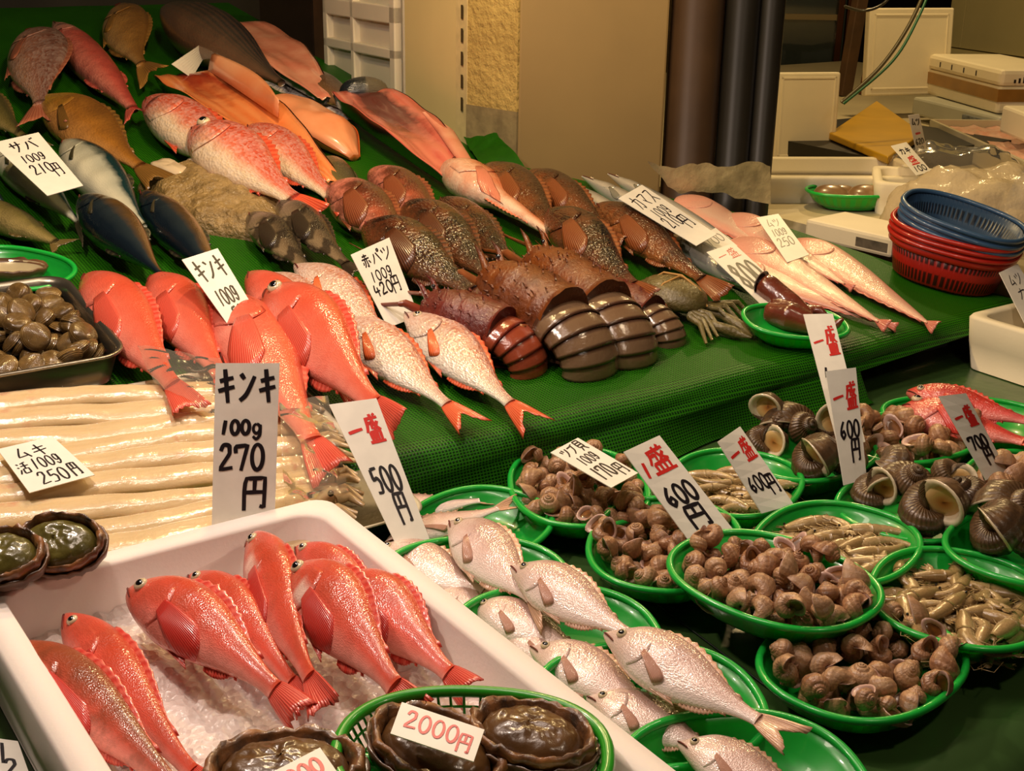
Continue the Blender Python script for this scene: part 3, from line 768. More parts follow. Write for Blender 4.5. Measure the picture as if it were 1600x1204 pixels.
# lower table with the vinyl sheet
t = thing('lower_display_table', 'lower display table under a dark green vinyl sheet, front right', 'table', loc=(0, 0, 0))
m = MB(); m.box((-.7, .72, .70), (3.3, 1.69, .758)); m.build('table_board', WOODM, t, smooth=False)
for x in (-.6, 1.3, 3.2):
    for y in (.76, 1.64):
        m = MB(); m.box((x - .03, y - .03, 0), (x + .03, y + .03, .70)); m.build('leg', DARKM, t, smooth=False)
rows = []; xs = [-.7 + 4.0 * i / 60 for i in range(61)]
for s_ in [.29, .36, .45, .6, .75, .9, 1.05, 1.15, 1.22, 1.26, 1.29, 1.32, 1.35, 1.38, 1.42, 1.5, 1.6, 1.75]:
    r = []
    for x in xs:
        sag = .004 * noise.noise(Vector((x * 3, s_ * 4, 1)))
        if s_ < 1.25: y, z = 1.97 - s_, LOWZ - .002
        else:
            q = s_ - 1.25; a = min(q / .07, math.pi / 2); y = .72 - .07 * math.sin(a); z = LOWZ - .07 + .07 * math.cos(a) - max(0, q - .11)
            y += (.014 * math.sin(x * 17 + math.sin(x * 5) * 2)) * min(1, q * 4)
        r.append(Vector((x, y, z + (sag if s_ > 1.2 else -abs(sag) * .2))))
    rows.append(r)
m = MB(); m.grid(rows, uvs=[[(p.x, i * .1) for p in r] for i, r in enumerate(rows)]); m.build('vinyl_sheet', SHEETM, t, solid=.001, solid_off=-1)
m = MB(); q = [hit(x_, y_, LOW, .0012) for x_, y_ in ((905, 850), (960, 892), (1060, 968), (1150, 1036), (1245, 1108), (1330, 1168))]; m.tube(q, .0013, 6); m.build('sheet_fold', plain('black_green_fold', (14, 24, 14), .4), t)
# upper sloping table
t = thing('sloping_display_table', 'large sloping display table covered with green net, full of fish', 'table')
def P3(x, y, dz=0): return Vector((x, y, upz(y) + dz))
def slab(x0, x1, y0, y1, th_, dz=-.004):
    m = MB(); c = [P3(x, y, d) for d in (dz - th_, dz) for y in (y0, y1) for x in (x0, x1)]
    i = [m.vert(p) for p in c]
    for f in ((0, 2, 3, 1), (4, 5, 7, 6), (0, 1, 5, 4), (2, 6, 7, 3), (0, 4, 6, 2), (1, 3, 7, 5)): m.face([i[k] for k in f])
    return m
XR0, XR1 = 2.505, 2.31
m = MB(); c = []
for d in (-.035, -.004):
    c += [P3(-.6, EDGE_Y + .03, d), P3(2.49, EDGE_Y + .03, d), P3(2.30, 2.25, d), P3(1.93, 2.72, d), P3(1.93, 4.66, d), P3(-.6, 4.66, d)]
i = [m.vert(p) for p in c]; m.face(list(reversed(i[:6]))); m.face(i[6:])
for k in range(6): m.face((i[k], i[(k + 1) % 6], i[6 + (k + 1) % 6], i[6 + k]))
m.build('table_board', WOODM, t, smooth=False)
m = MB()
for x in (-.5, .9, 2.2): m.box((x - .03, 1.72, 0), (x + .03, 1.78, upz(1.75) - .04))
for x in (-.5, .9, 1.85): m.box((x - .03, 4.5, 0), (x + .03, 4.56, upz(4.5) - .04))
m.build('trestle_frame', DARKM, t, smooth=False)
m = MB(); a, b = P3(1.96, EDGE_Y + .008, 0), P3(2.50, EDGE_Y + .008, 0)
m.box((1.97, EDGE_Y + .005, EDGE_Z - .05), (2.495, EDGE_Y + .03, EDGE_Z - .018)); m.build('edge_strip', plain('pale_edge_strip', (186, 168, 136), .5, var=.3, vscale=12), t, smooth=False)
# net on the slope, falling over the front edge
rows = []; uvs = []
SL = [('s', .118), ('s', .09), ('s', .06), ('s', .03), ('e', 0.0), ('e', .33), ('e', .66), ('e', 1.0)]
for kd, q in SL + [('t', y) for y in (.08, .15, .25, .4, .55, .7, .9, 1.1, 1.4, 1.8, 2.3, 2.7, 3.02)]:
    r = []; u_ = []
    for i in range(90):
        f = i / 89; 
        if kd == 's' or kd == 'e':
            x = -.6 + f * (2.53 if kd == 's' else 3.1)
            if kd == 's':
                wv = .016 * math.sin(x * 9 + math.sin(x * 4)) * q / .1; p = Vector((x, EDGE_Y - .035 - .04 * q / .1 + wv, EDGE_Z - .012 - q * .80)); sl = -q
                if p.z < LOWZ + .002: p.z = LOWZ + .002
            else:
                a = math.pi / 2 * q; p = Vector((x, EDGE_Y - .035 + .05 * (1 - math.cos(a)), EDGE_Z - .012 + .022 * math.sin(a))); sl = .05 * q
                wv = .006 * math.sin(x * 9) * (1 - q); p.y += wv
                p.z += .004 * noise.noise(Vector((x * 5, q, 2)))
        else:
            y = EDGE_Y + .02 + q; xr = (2.50 - (y - 1.61) * .31) if y < 2.28 else (2.29 - (y - 2.28) * .85 if y < 2.70 else 1.945)
            x = -.6 + f * (xr + .6); p = P3(x, y, .003 * noise.noise(Vector((x * 6, y * 6, 0))) + .001); sl = .05 + q
        r.append(p); u_.append((p.x, sl))
    rows.append(r); uvs.append(u_)
m = MB(); m.grid(rows, uvs=uvs); m.build('net_cover', NETM, t)
# loose corner of net folded up against the pillar
CREAM = plain('cream_painted_panel', (222, 200, 140), .5, var=.06, vscale=3)
TANP = plain('tan_painted_pillar', (152, 126, 78), .55, var=.08, vscale=2.5)
PLAST = plain('rough_yellow_plaster', (196, 168, 96), .8, col2=(170, 142, 78), vscale=10, bump=.9, bscale=45, bdist=.012)
GREYST = plain('grey_stone_base', (120, 104, 72), .8, col2=(150, 132, 92), vscale=25, bump=.6, bscale=60)
def prism(name, px0, px1, back, z0, z1, mt, label=None, cat=None, kind=None, parent=None, bevel=0, pl=UP):
    a, b = hit(*px0, pl), hit(*px1, pl); d = (b - a); d.z = 0; n = Vector((-d.y, d.x, 0)).normalized()
    if n.dot(a - CAM) < 0: n = -n
    m = MB(); q = [a, b, b + n * back, a + n * back]; q = q if (b - a).cross(n).z > 0 else [b, a, a + n * back, b + n * back]
    i = [m.vert((p.x, p.y, z0)) for p in q] + [m.vert((p.x, p.y, z1)) for p in q]
    m.face((3, 2, 1, 0)); m.face((4, 5, 6, 7))
    for k in range(4): m.face((k, (k + 1) % 4, 4 + (k + 1) % 4, 4 + k))
    o = m.build(name, mt, parent, smooth=False, bevel=bevel)
    return tag(o, label, cat, None, kind)
pil = thing('market_pillar', 'tan square pillar rising behind the fish, middle of the picture', 'pillar')
prism('front_panel', (808, 258), (1032, 277), .3, 0, 3.2, TANP, parent=pil, bevel=.006)
prism('plaster_face', (730, 226), (806, 258), .35, 1.18, 3.2, PLAST, parent=pil)
prism('stone_base', (728, 226), (806, 258), .36, 0, 1.18, GREYST, parent=pil)
prism('cream_side_panel', (634, 172), (712, 216), .3, 0, 3.2, CREAM, parent=pil)
o = prism('slotted_shelf_rail', (712, 216), (729, 226), .3, 0, 3.2, plain('cream_slotted_rail', (226, 204, 146), .4, var=.1, vscale=30), parent=pil)
a, b = hit(716, 218), hit(727, 225)
m = MB(); mid = a.lerp(b, .65); dr = (b - a); dr.z = 0; dr.normalize(); nn = Vector((-dr.y, dr.x, 0)); nn = nn if nn.dot(CAM - mid) > 0 else -nn
for k in range(34):
    z = 1.16 + k * .06; q = mid + nn * .004
    i = [m.vert((p.x, p.y, zz)) for p, zz in ((q - dr * .006, z), (q + dr * .006, z), (q + dr * .006, z + .036), (q - dr * .006, z + .036))]; m.face(i)
m.build('rail_slot', plain('dark_slot', (70, 56, 30), .6), pil, smooth=False)
# stacked white plastic crate
CRATE = plain('white_fish_crate_plastic', (226, 214, 190), .4, sss=.1, var=.05, vscale=4)
cr = thing('white_plastic_crate', 'white ribbed plastic crate standing on end left of the pillar', 'crate')
prism('crate_wall', (516, 98), (628, 164), .3, 1.1, 2.3, CRATE, parent=cr)
a, b = hit(516, 98), hit(628, 164); d = b - a; d.z = 0; L = d.length; d.normalize(); n = Vector((-d.y, d.x, 0)); n = n if n.dot(CAM - a) > 0 else -n
fr = Matrix((d, Vector((0, 0, 1)).cross(d) * (1 if (Vector((0, 0, 1)).cross(d)).dot(n) < 0 else -1), Vector((0, 0, 1)))).transposed().to_4x4(); fr.translation = Vector((a.x, a.y, 0))
sgn = -1
for x0, x1, z0, z1 in ((0, L, 1.36, 1.41), (0, L, 1.26, 1.29), (.0, .03, 1.15, 2.3), (L * .40, L * .45, 1.15, 2.3), (L * .93, L, 1.15, 2.3), (0, L, 1.75, 1.79)):
    m = MB(); m.box((x0, -.022, z0), (x1, .01, z1), fr); m.build('crate_rib', CRATE, cr, smooth=False, bevel=.004)
BROWNW = plain('brown_wood_post', (84, 58, 34), .6, col2=(58, 40, 24), vscale=8)
tag(prism('wooden_post', (492, 88), (514, 97), .08, 1.05, 3.2, BROWNW), 'narrow brown wooden post beside the white ribbed crate', 'post')
tag(prism('dark_cabinet_panel', (408, 60), (490, 88), .5, 1.1, 3.2, plain('dark_brown_cabinet', (40, 30, 22), .4, var=.3, vscale=4)), 'dark brown cabinet panel behind the fish, left of the wooden post', 'cabinet')
# pipes right of the pillar
PIPE = plain('rusty_brown_pipe', (78, 56, 34), .45, col2=(60, 42, 26), vscale=5, metal=.1); PIPED = plain('dark_grey_pipe', (34, 30, 23), .4, var=.3, vscale=6)
def pipe(px0, px1, mt, label, lean=0, name='standpipe'):
    a, b = hit(*px0), hit(*px1); r = (b - a).length / 2; c = (a + b) / 2; c += Vector((c.x - CAM.x, c.y - CAM.y, 0)).normalized() * r
    t = thing(name, label, 'pipe', None, (c.x, c.y, 0))
    m = MB(); m.tube([(0, 0, 0.02), (0, 0, 1.6), (lean, 0, 3.3)], r, 24); m.build('pipe_shaft', mt, t)
    for z in (1.95,):
        m = MB(); m.tube([(lean * .2, 0, z), (lean * .2, 0, z + .03)], r * 1.12, 24); m.build('pipe_band', mt, t)
pipe((1033, 283), (1112, 287), PIPE, 'thick rusty brown pipe right beside the tan pillar')
pipe((1116, 290), (1164, 290), PIPED, 'dark grey pipe between the rusty pipe and the rightmost pipe')
pipe((1164, 292), (1202, 294), PIPED, 'rightmost dark pipe beside the white foam panels', .05)
# left background and back wall
WALLD = plain('dark_back_wall', (34, 28, 22), .6, var=.3, vscale=1.5)
m = MB(); m.box((-3, 6.4, 0), (9.5, 6.5, 3.6)); tag(m.build('wall_back', WALLD, smooth=False), kind='structure')
m = MB(); m.box((9.4, -3, 0), (9.5, 6.4, 3.6)); tag(m.build('wall_right', WALLD, smooth=False), kind='structure')
m = MB(); m.box((-3, 6.28, 1.56), (3.5, 6.38, 1.62)); tag(m.build('wall_ledge', plain('grey_ledge', (90, 82, 60), .5), smooth=False), 'grey ledge along the dark back wall', 'ledge')
# ------------------------------------------------------------------ foam box of red fish
FOAM = plain('white_foam', (240, 228, 220), .55, .35, bump=.25, bscale=160, sss=.08, bdist=.001)
FOAMW = plain('white_foam_grubby', (232, 220, 190), .6, .35, bump=.25, bscale=140, var=.05, vscale=4, bdist=.001)
def foam_box(label, fr, hx, hy, h, wall=.032, floor_=.03, mt=FOAM, name='foam_box', group=None):
    t = thing(name, label, 'box', group, frame=fr)
    rings = [rr_ring(hx - .012, hy - .012, .03, 0), rr_ring(hx - .004, hy - .004, .03, h * .5), rr_ring(hx, hy, .03, h - .006), rr_ring(hx - .004, hy - .004, .03, h), rr_ring(hx - wall + .003, hy - wall + .003, .035, h), rr_ring(hx - wall, hy - wall, .035, h - .005), rr_ring(hx - wall - .008, hy - wall - .008, .03, floor_ + .01), rr_ring(hx - wall - .02, hy - wall - .02, .02, floor_)]
    m = loft(rings, True, True); m.build('foam_shell', mt, t); return t
BX0, BX1, BY0, BY1 = .236, .714, .60, 1.462
foam_box('large white foam box holding red rockfish on ice, front left', Matrix.Translation(((BX0 + BX1) / 2, (BY0 + BY1) / 2, LOWZ)), (BX1 - BX0) / 2, (BY1 - BY0) / 2, .13, .036)
ICEM = NT('crushed_ice')
def _ice():
    t = ICEM; ob = t.obj(); v = t.voro(ob, 90); n = t.noise(ob, 30, 5)
    t.set(Base_Color=t.mix(n, rgba((246, 236, 230)), rgba((226, 208, 200))), Roughness=.3, Coat_Weight=.25, Transmission_Weight=.0)
    t.b.inputs['Subsurface Weight'].default_value = .4; t.b.inputs['Subsurface Radius'].default_value = (.01, .01, .01); t.b.inputs['Subsurface Scale'].default_value = 1
    t.bump(t.math('ADD', v, n), .8, .006); return t.m
ICEM = _ice()
ICEZ = .835
def ice_patch(name, label, x0, x1, y0, y1, z, amp, fn=None, nx=70, ny=90):
    m = MB(); rows = []
    for i in range(nx + 1):
        r = []
        for j in range(ny + 1):
            x = x0 + (x1 - x0) * i / nx; y = y0 + (y1 - y0) * j / ny
            h = amp * (noise.noise(Vector((x * 22, y * 22, 3))) * .6 + noise.noise(Vector((x * 70, y * 70, 5))) * .4)
            r.append(Vector((x, y, z + h)))
        rows.append(r)
    m.grid(rows); return tag(m.build(name, ICEM), label, 'ice', None, 'stuff')
ice_patch('crushed_ice', 'crushed ice filling the white foam box under the red rockfish', BX0 + .042, BX1 - .042, BY0 + .042, BY1 - .042, ICEZ + .001, .018)
KINKI = fish_mat('red_rockfish_skin', (206, 74, 46), (230, 96, 78), (242, 156, 142), head=(216, 84, 64), mott=((150, 66, 40), 30, .3), scales=(110, 44, .2), rough=.3, coat=.6)
KINKID = fish_mat('red_brown_rockfish_skin', (150, 72, 40), (210, 92, 72), (236, 140, 128), head=(170, 76, 44), mott=((110, 60, 34), 40, .5), scales=(110, 44, .2), rough=.3, coat=.6)
KINKIW = fish_mat('red_rockfish_skin_white_cheek', (206, 74, 46), (230, 96, 78), (242, 156, 142), head=(216, 84, 64), mott=((150, 66, 40), 30, .3), scales=(110, 44, .2), rough=.3, coat=.6, cheek=(244, 214, 200))
KFIN = fin_mat('red_rockfish_fin', (205, 58, 46), (232, 112, 92)); KPECT = fin_mat('deep_red_pectoral_fin', (196, 40, 36), (222, 76, 62), 18)
ICEP = zplane(ICEZ)
KG = 'red rockfish in the foam box'
def kinki(H, T, w_, label, lift=0, roll=18, mats=None, **kw):
    fish('rockfish', label, H, T, w_, 'rock', mats or (KINKI, KFIN, KPECT), pl=ICEP, lift=lift, roll=roll + 24, group=KG, **kw)
kinki((16, 1010), (335, 1300), 124, 'red rockfish with brownish back, leftmost in the foam box', .002, 12, (KINKID, KFIN, KPECT), bend=-.02)
kinki((106, 962), (350, 1262), 112, 'red rockfish second from the left in the foam box', .004, 14, bend=.01)
kinki((206, 922), (474, 1122), 130, 'plump red rockfish third from the left, pointed snout by the far wall', .012, 14, bend=-.03)
kinki((300, 900), (486, 1108), 96, 'slim red rockfish wedged right of the plump third one', .004, 20, bend=-.02)
kinki((466, 856), (650, 1000), 86, 'red rockfish mostly hidden at the far right corner of the foam box', .002, 20)
kinki((402, 834), (508, 1106), 98, 'narrow red rockfish with raised snout and fanned tail by the tall price card', .03, 26, (KINKIW, KFIN, KPECT), bend=.02)
kinki((540, 902), (738, 1085), 116, 'red rockfish rightmost in the foam box along the wall', .008, 16)
kinki((464, 890), (650, 1118), 134, 'large red rockfish with white chin lying on top at the right', .035, 22, (KINKIW, KFIN, KPECT), bend=-.01)
# ------------------------------------------------------------------ sea bream in shingled trays
SBM = fish_mat('pinkish_silver_bream_skin', (178, 136, 122), (228, 194, 184), (246, 226, 220), head=(222, 192, 178), scales=(84, 34, .22), rough=.26, metal=.08, coat=.7, spark=.15)
SBF = fin_mat('tan_bream_fin', (206, 156, 124), (226, 186, 160)); SBP = fin_mat('brown_pink_bream_pectoral', (188, 132, 112), (214, 166, 148))
BG = 'sea bream in the trays beside the foam box'
def btray(cpx, label, z, a=.128, b=.104, rot=-20, tilt=7): return tray(label, cpx, a, b, rot, z, .045, tilt, tiltaxis=-rot)
btray((742, 818), 'green oval tray with fish tails behind the 500 yen price card', .772, .125, .10, 20, 3)
btray((742, 905), 'green oval tray second behind in the row along the foam box', .790)
btray((868, 990), 'green oval tray in the middle of the row along the foam box', .795)
btray((1012, 1092), 'green oval tray with the bream whose tail hangs out, along the foam box', .80)
btray((1160, 1215), 'green oval tray cut by the bottom edge of the picture', .80)
def bream(H, T, w_, label, z, roll=14, **kw):
    fish('sea_bream', label, H, T, w_, 'bream', (SBM, SBF, SBP), pl=zplane(z), roll=roll + 14, group=BG, **kw)
bream((566, 806), (790, 776), 50, 'silvery bream whose tail shows right of the 500 yen card, upper one', .785, 4)
bream((600, 850), (816, 782), 48, 'silvery bream with upturned tail at the far tray', .80, 4)
bream((585, 858), (800, 940), 84, 'pale bream half hidden behind the rim of the foam box, farthest', .800, 8, thick=.9)
bream((670, 930), (850, 985), 60, 'bream under the other bream near the foam box wall', .797, 6, thick=.8)
bream((704, 816), (868, 968), 100, 'large pale bream with its head up on the rim of the far tray', .835, 16)
bream((735, 945), (955, 1036), 78, 'bream with grey back beside the foam box in the middle tray', .815, 8)
bream((782, 992), (985, 1075), 66, 'bream showing only its flank below the middle tray', .808, 6)
bream((800, 886), (1030, 1016), 92, 'long pinkish bream lying across the middle tray', .855, 16)
bream((830, 1012), (1070, 1128), 92, 'bream with brown pectoral fin at left in the near tray', .822, 8)
bream((918, 1090), (1165, 1192), 86, 'headless looking bream flank at the front of the near tray', .822, 6)
bream((946, 990), (1250, 1160), 106, 'pinkish bream with forked tail sticking out over the dark sheet', .862, 16)
bream((1060, 1160), (1330, 1290), 90, 'bream in the tray at the bottom edge of the picture', .83, 8)
# ------------------------------------------------------------------ shellfish and shrimp trays
def st(*a, **k): return tray(*a, **k)
T_, fr, a, b, h = st('green oval tray of whelks under the 170 yen card', (904, 757), .150, .108, 58, .772)
whelk_heap(fr, a, b, 96, .036, 11, 'small brown whelk heaped on the tray under the 170 yen card', 'whelks under the 170 yen card')
T_, fr, a, b, h = st('green oval tray of whelks behind the large 600 yen card', (1040, 846), .148, .106, 40, .776)
whelk_heap(fr, a, b, 96, .036, 12, 'brown whelk heaped on the tray behind the large 600 yen card', 'whelks behind the large 600 yen card')
T_, fr, a, b, h = st('green oval tray of whelks in the centre, overlapping its neighbours', (1208, 902), .138, .112, -80, .812)
whelk_heap(fr, a, b, 96, .037, 13, 'brown whelk heaped on the centre tray that overlaps its neighbours', 'whelks on the centre tray')
T_, fr, a, b, h = st('green oval tray of whelks nearest the front right corner', (1348, 1030), .138, .108, 10, .772)
whelk_heap(fr, a, b, 88, .037, 14, 'purplish brown whelk heaped on the tray nearest the front corner', 'whelks on the front corner tray')
T_, fr, a, b, h = st('green oval tray of whelks just right of the tall double price card', (1418, 682), .135, .10, 0, .776)
whelk_heap(fr, a, b, 30, .047, 15, 'large brown whelk heaped on the tray right of the tall double card', 'whelks right of the tall double card')
T_, fr, a, b, h = st('green oval tray of whelks at the right edge below the 700 yen card', (1610, 752), .13, .10, 20, .776)
whelk_heap(fr, a, b, 22, .047, 16, 'brown whelk on the tray below the 700 yen card', 'whelks below the 700 yen card')
T_, fr, a, b, h = st('green oval tray of shrimp between the two 600 yen cards', (1146, 752), .130, .104, 30, .776)
shrimp_heap(fr, a, b, 40, .115, 21, 'translucent grey shrimp on the tray between the two 600 yen cards', 'shrimp between the 600 yen cards', 100)
T_, fr, a, b, h = st('green oval tray of shrimp left of the turban shells', (1308, 845), .130, .108, 20, .79)
shrimp_heap(fr, a, b, 56, .13, 22, 'translucent grey shrimp on the middle tray left of the turban shells', 'shrimp on the middle tray', -40)
T_, fr, a, b, h = st('green oval tray of shrimp at the right edge', (1500, 930), .132, .112, 30, .79)
shrimp_heap(fr, a, b, 60, .13, 23, 'brownish grey shrimp on the tray at the right edge', 'shrimp on the right edge tray', -30)
def turban(px, z, size, rx, ry, rz, label, k):
    p = hit(*px, zplane(z)); M_ = Matrix.Translation(p) @ CROT.to_4x4() @ Matrix.Rotation(R(rz), 4, 'Z') @ Matrix.Rotation(R(ry), 4, 'Y') @ Matrix.Rotation(R(rx), 4, 'X') @ Matrix.Scale(size * .92, 4)
    snail_from(TURBANS[k], 'turban_shell', label, 'shellfish', 'turban shells', M_, 'nacre_lip')
st('green oval tray of turban shells left of the tall double price card', (1262, 706), .130, .10, 10, .776)
st('green oval tray of turban shells in front of the tall double price card', (1432, 786), .138, .108, 15, .776)
st('green oval tray of turban shells cut by the right edge of the picture', (1604, 852), .12, .10, 10, .80)
TB = [((1190, 690), .835, .070, 120, 20, -10, 'turban shell with its pale mouth facing left, far tray', 0), ((1208, 655), .862, .07, 60, 30, 60, 'dull brown turban shell at the back of the far tray', 1),
 ((1246, 668), .85, .085, 30, 10, 100, 'large dark turban shell with round whorls, far tray', 0), ((1268, 718), .845, .088, 118, -12, 25, 'turban shell showing its round amber operculum, far tray', 1),
 ((1310, 680), .845, .078, 100, 60, 80, 'dark turban shell half behind the tall double card', 0), ((1318, 722), .835, .06, 120, 20, 10, 'turban shell partly covered by the tall double card', 1),
 ((1362, 768), .84, .075, 110, 10, 10, 'turban shell with a white mouth at the left of the near tray', 0), ((1398, 730), .86, .07, 110, -30, 60, 'turban shell with pale lip at the back of the near tray', 1),
 ((1420, 758), .86, .085, 20, 40, 110, 'dark ridged turban shell in the middle of the near tray', 0), ((1448, 795), .86, .095, 118, 10, 20, 'big turban shell with a wide white mouth facing the viewer', 1),
 ((1480, 742), .86, .062, 120, 40, -30, 'turban shell with narrow pale lip at the right back of the near tray', 0), ((1510, 780), .86, .085, 40, 60, 170, 'rough encrusted turban shell pointing down at the right of the near tray', 1),
 ((1552, 828), .872, .088, 112, -25, 30, 'turban shell with white mouth on the right edge tray', 0), ((1588, 795), .87, .085, 30, 20, 100, 'dark turban shell at the back of the right edge tray', 1), ((1608, 838), .875, .07, 118, 10, 10, 'turban shell cut by the right edge of the picture', 0)]
for q in TB: turban(*q)
st('green oval tray of red fish at the right edge behind the 700 yen card', (1512, 652), .150, .105, -35, .776)
RRED = fish_mat('bright_red_fish_skin', (186, 44, 34), (214, 70, 58), (226, 130, 120), mott=((140, 30, 26), 30, .3), scales=(60, 24, .3))
fish('red_fish', 'bright red fish with an eye facing left, right edge tray', (1408, 640), (1640, 700), 72, 'rock', (RRED, KFIN, KPECT), pl=zplane(.80), roll=12, lift=.004)
fish('red_fish', 'bright red fish behind the other one, its spiny back up', (1418, 612), (1650, 668), 55, 'rock', (RRED, KFIN, KPECT), pl=zplane(.80), roll=40, lift=.03)
# white foam box far right on the lower table
p = hit(1527, 585, zplane(LOWZ)); 
foam_box('small white foam box on the dark sheet at the right edge', Matrix.Translation((p.x + .21, p.y - .09, LOWZ)) , .20, .15, .115, .025, mt=FOAMW)
# ------------------------------------------------------------------ basket with abalone
BASK = plain('green_basket_plastic', (40, 150, 30), .3, .5, coat=.3, sss=.15)
def lattice_basket(label, c, a, b, rot, h):
    fr = Matrix.Translation(c) @ Matrix.Rotation(R(rot), 4, 'Z'); t = thing('lattice_basket', label, 'basket', None, frame=fr)
    m = MB(); n = 64
    rings = [se_ring(a * q, b * q, z, n) for q, z in ((.70, .006), (.78, h * .25), (.86, h * .5), (.92, h * .75), (.97, h * .97))]
    m.grid(rings, close_v=True); o = m.build('lattice_wall', BASK, t); md = o.modifiers.new('w', 'WIREFRAME'); md.thickness = .0042; md.use_replace = True; md.use_even_offset = False
    m = loft([se_ring(a * q, b * q, z, n) for q, z in ((.72, .008), (.72, 0), (.4, 0))]); m.face([m.vert(p) for p in se_ring(a * .4, b * .4, 0, n)]); m.build('basket_floor', BASK, t, solid=.003)
    base = se_ring(a * .985, b * .985, h, n); rows = []
    for p in base:
        rad = Vector((p.x / a, p.y / b, 0)).normalized(); rows.append([p + rad * .0065 * math.cos(2 * math.pi * j / 8) + Vector((0, 0, .006 * math.sin(2 * math.pi * j / 8))) for j in range(8)])
    m = MB(); m.grid(rows, close_u=True, close_v=True, flip=True); m.build('rim', BASK, t); return t, fr
ABSH = plain('abalone_shell_brown', (120, 84, 56), .4, col2=(70, 50, 34), vscale=20, bump=.8, bscale=30, coat=.3); ABF = plain('dark_abalone_flesh', (70, 46, 26), .28, col2=(110, 76, 38), vscale=14, coat=.2, bump=.3, bscale=60, bdist=.003); ABM = plain('black_brown_mantle_frill', (50, 32, 20), .4, col2=(160, 104, 56), vscale=45, coat=.3, bump=.9, bscale=70)
ABP = plain('pearly_abalone_inside', (206, 190, 150), .2, coat=.8, metal=.2, var=.2, vscale=5)
def abalone(label, M_, a, b, seed=0, empty=False, name='abalone', fm=None):
    t = thing(name, label, 'shellfish', None, frame=M_)
    n = 48
    def ring(q, z, amp=0, f=9): 
        out = []
        for k in range(n):
            th = 2 * math.pi * k / n; rr = q * (1 + .05 * math.cos(th) + amp * noise.noise(Vector((math.cos(th) * f, math.sin(th) * f, seed * 2.7))))
            out.append(Vector((a * rr * math.cos(th), b * rr * math.sin(th), z + (amp * .1 * noise.noise(Vector((math.cos(th) * f, math.sin(th) * f, seed + 9))) if amp else 0))))
        return out
    m = loft([ring(.3, 0), ring(.7, .008, .05), ring(.95, .022, .05), ring(1.02, .034, .04), ring(1.0, .037, .04), ring(.9, .03)], True); m.build('shell', ABSH, t)
    if empty:
        m = loft([ring(.95, .034), ring(.8, .02), ring(.5, .012), ring(.1, .01)]); m.build('pearly_inside', ABP, t); return t
    m = loft([ring(.84, .022, .06, 7), ring(.93, .036, .08, 14), ring(.97, .044, .09, 18), ring(.92, .050, .08, 18), ring(.84, .046, .06, 12), ring(.78, .032, .04, 6)]); m.build('mantle_frill', ABM, t)
    rows = []
    for i in range(15):
        q = 1 - i / 14 * .98; pts = ring(.80 * q, .028 + .026 * math.sqrt(max(0, 1 - q ** 4)))
        rows.append([p + Vector((0, 0, .003 * noise.noise(Vector((p.x * 40, p.y * 40, seed))) + .003 * noise.noise(Vector((p.x * 140, p.y * 140, seed))))) for p in pts])
    m = MB(); ids = m.grid(rows, close_v=True); m.face(ids[-1]); m.build('foot_muscle', fm or ABF, t); return t
c = hit(738, 1172, zplane(.925)); BH = .055
T_, fr = lattice_basket('green lattice basket holding two abalone, front of the foam box', (c.x, c.y, .925 - BH), .128, .098, -38, BH)
p = hit(668, 1168, zplane(.92)); abalone('abalone on its side under the red 2000 yen card', Matrix.Translation((p.x, p.y, .885)) @ Matrix.Rotation(R(-62), 4, 'Z') @ Matrix.Rotation(R(10), 4, 'Y'), .072, .05, 1)
p = hit(826, 1150, zplane(.92)); abalone('abalone with dark flesh up at the right of the lattice basket', Matrix.Translation((p.x, p.y, .884)) @ Matrix.Rotation(R(-62), 4, 'Z'), .066, .048, 2)
c = hit(470, 1262, zplane(.91)); tray('green oval tray at the bottom edge under one abalone', (470, 1270), .11, .09, -40, .862, .045)
p = hit(440, 1205, zplane(.92)); abalone('abalone at the bottom edge of the picture beside a price card', Matrix.Translation((p.x, p.y, .885)) @ Matrix.Rotation(R(-30), 4, 'Z'), .075, .052, 3)
card('white card reading 2000 yen in red across an abalone', [(628, 1097), (757, 1140), (740, 1190), (610, 1146)], (.968, .962), [('2000', .1, .16, .66, .55, RED, 1.15), ('円', .74, .30, .2, .6, RED, 1)], pl=zplane(0), lw=.0013)
card('white card with a red zero at the bottom edge of the picture', [(395, 1222), (500, 1168), (540, 1225), (430, 1280)], (.945, .94), [('2000', .2, .14, .7, .4, RED, 1.2)], pl=zplane(0))
# under the far left
p = hit(40, 1204, zplane(.80))
t = thing('printed_carton', 'grey printed carton standing left of the foam box', 'box', None, (.02, .80, LOWZ)); m = MB(); m.box((-.12, -.2, 0), (.165, .28, .055)); m.build('carton', plain('grey_carton', (150, 142, 128), .6), t, smooth=False, bevel=.004)
m = MB()
for k in range(7):
    y = .24 - k * .055; m.box((.11 - .012 * (k % 2), y, .0552), (.128, y + .034, .0562))
m.build('printed_mark', INK, t, smooth=False)
card('torn price card lying on the grey carton, lower left corner', [(-30, 1150), (28, 1158), (48, 1215), (-20, 1225)], (.832, .832), [('1', .3, .1, .4, .5, INK, 1.3), ('2', .45, .5, .4, .4, INK, 1.3)], pl=zplane(0))
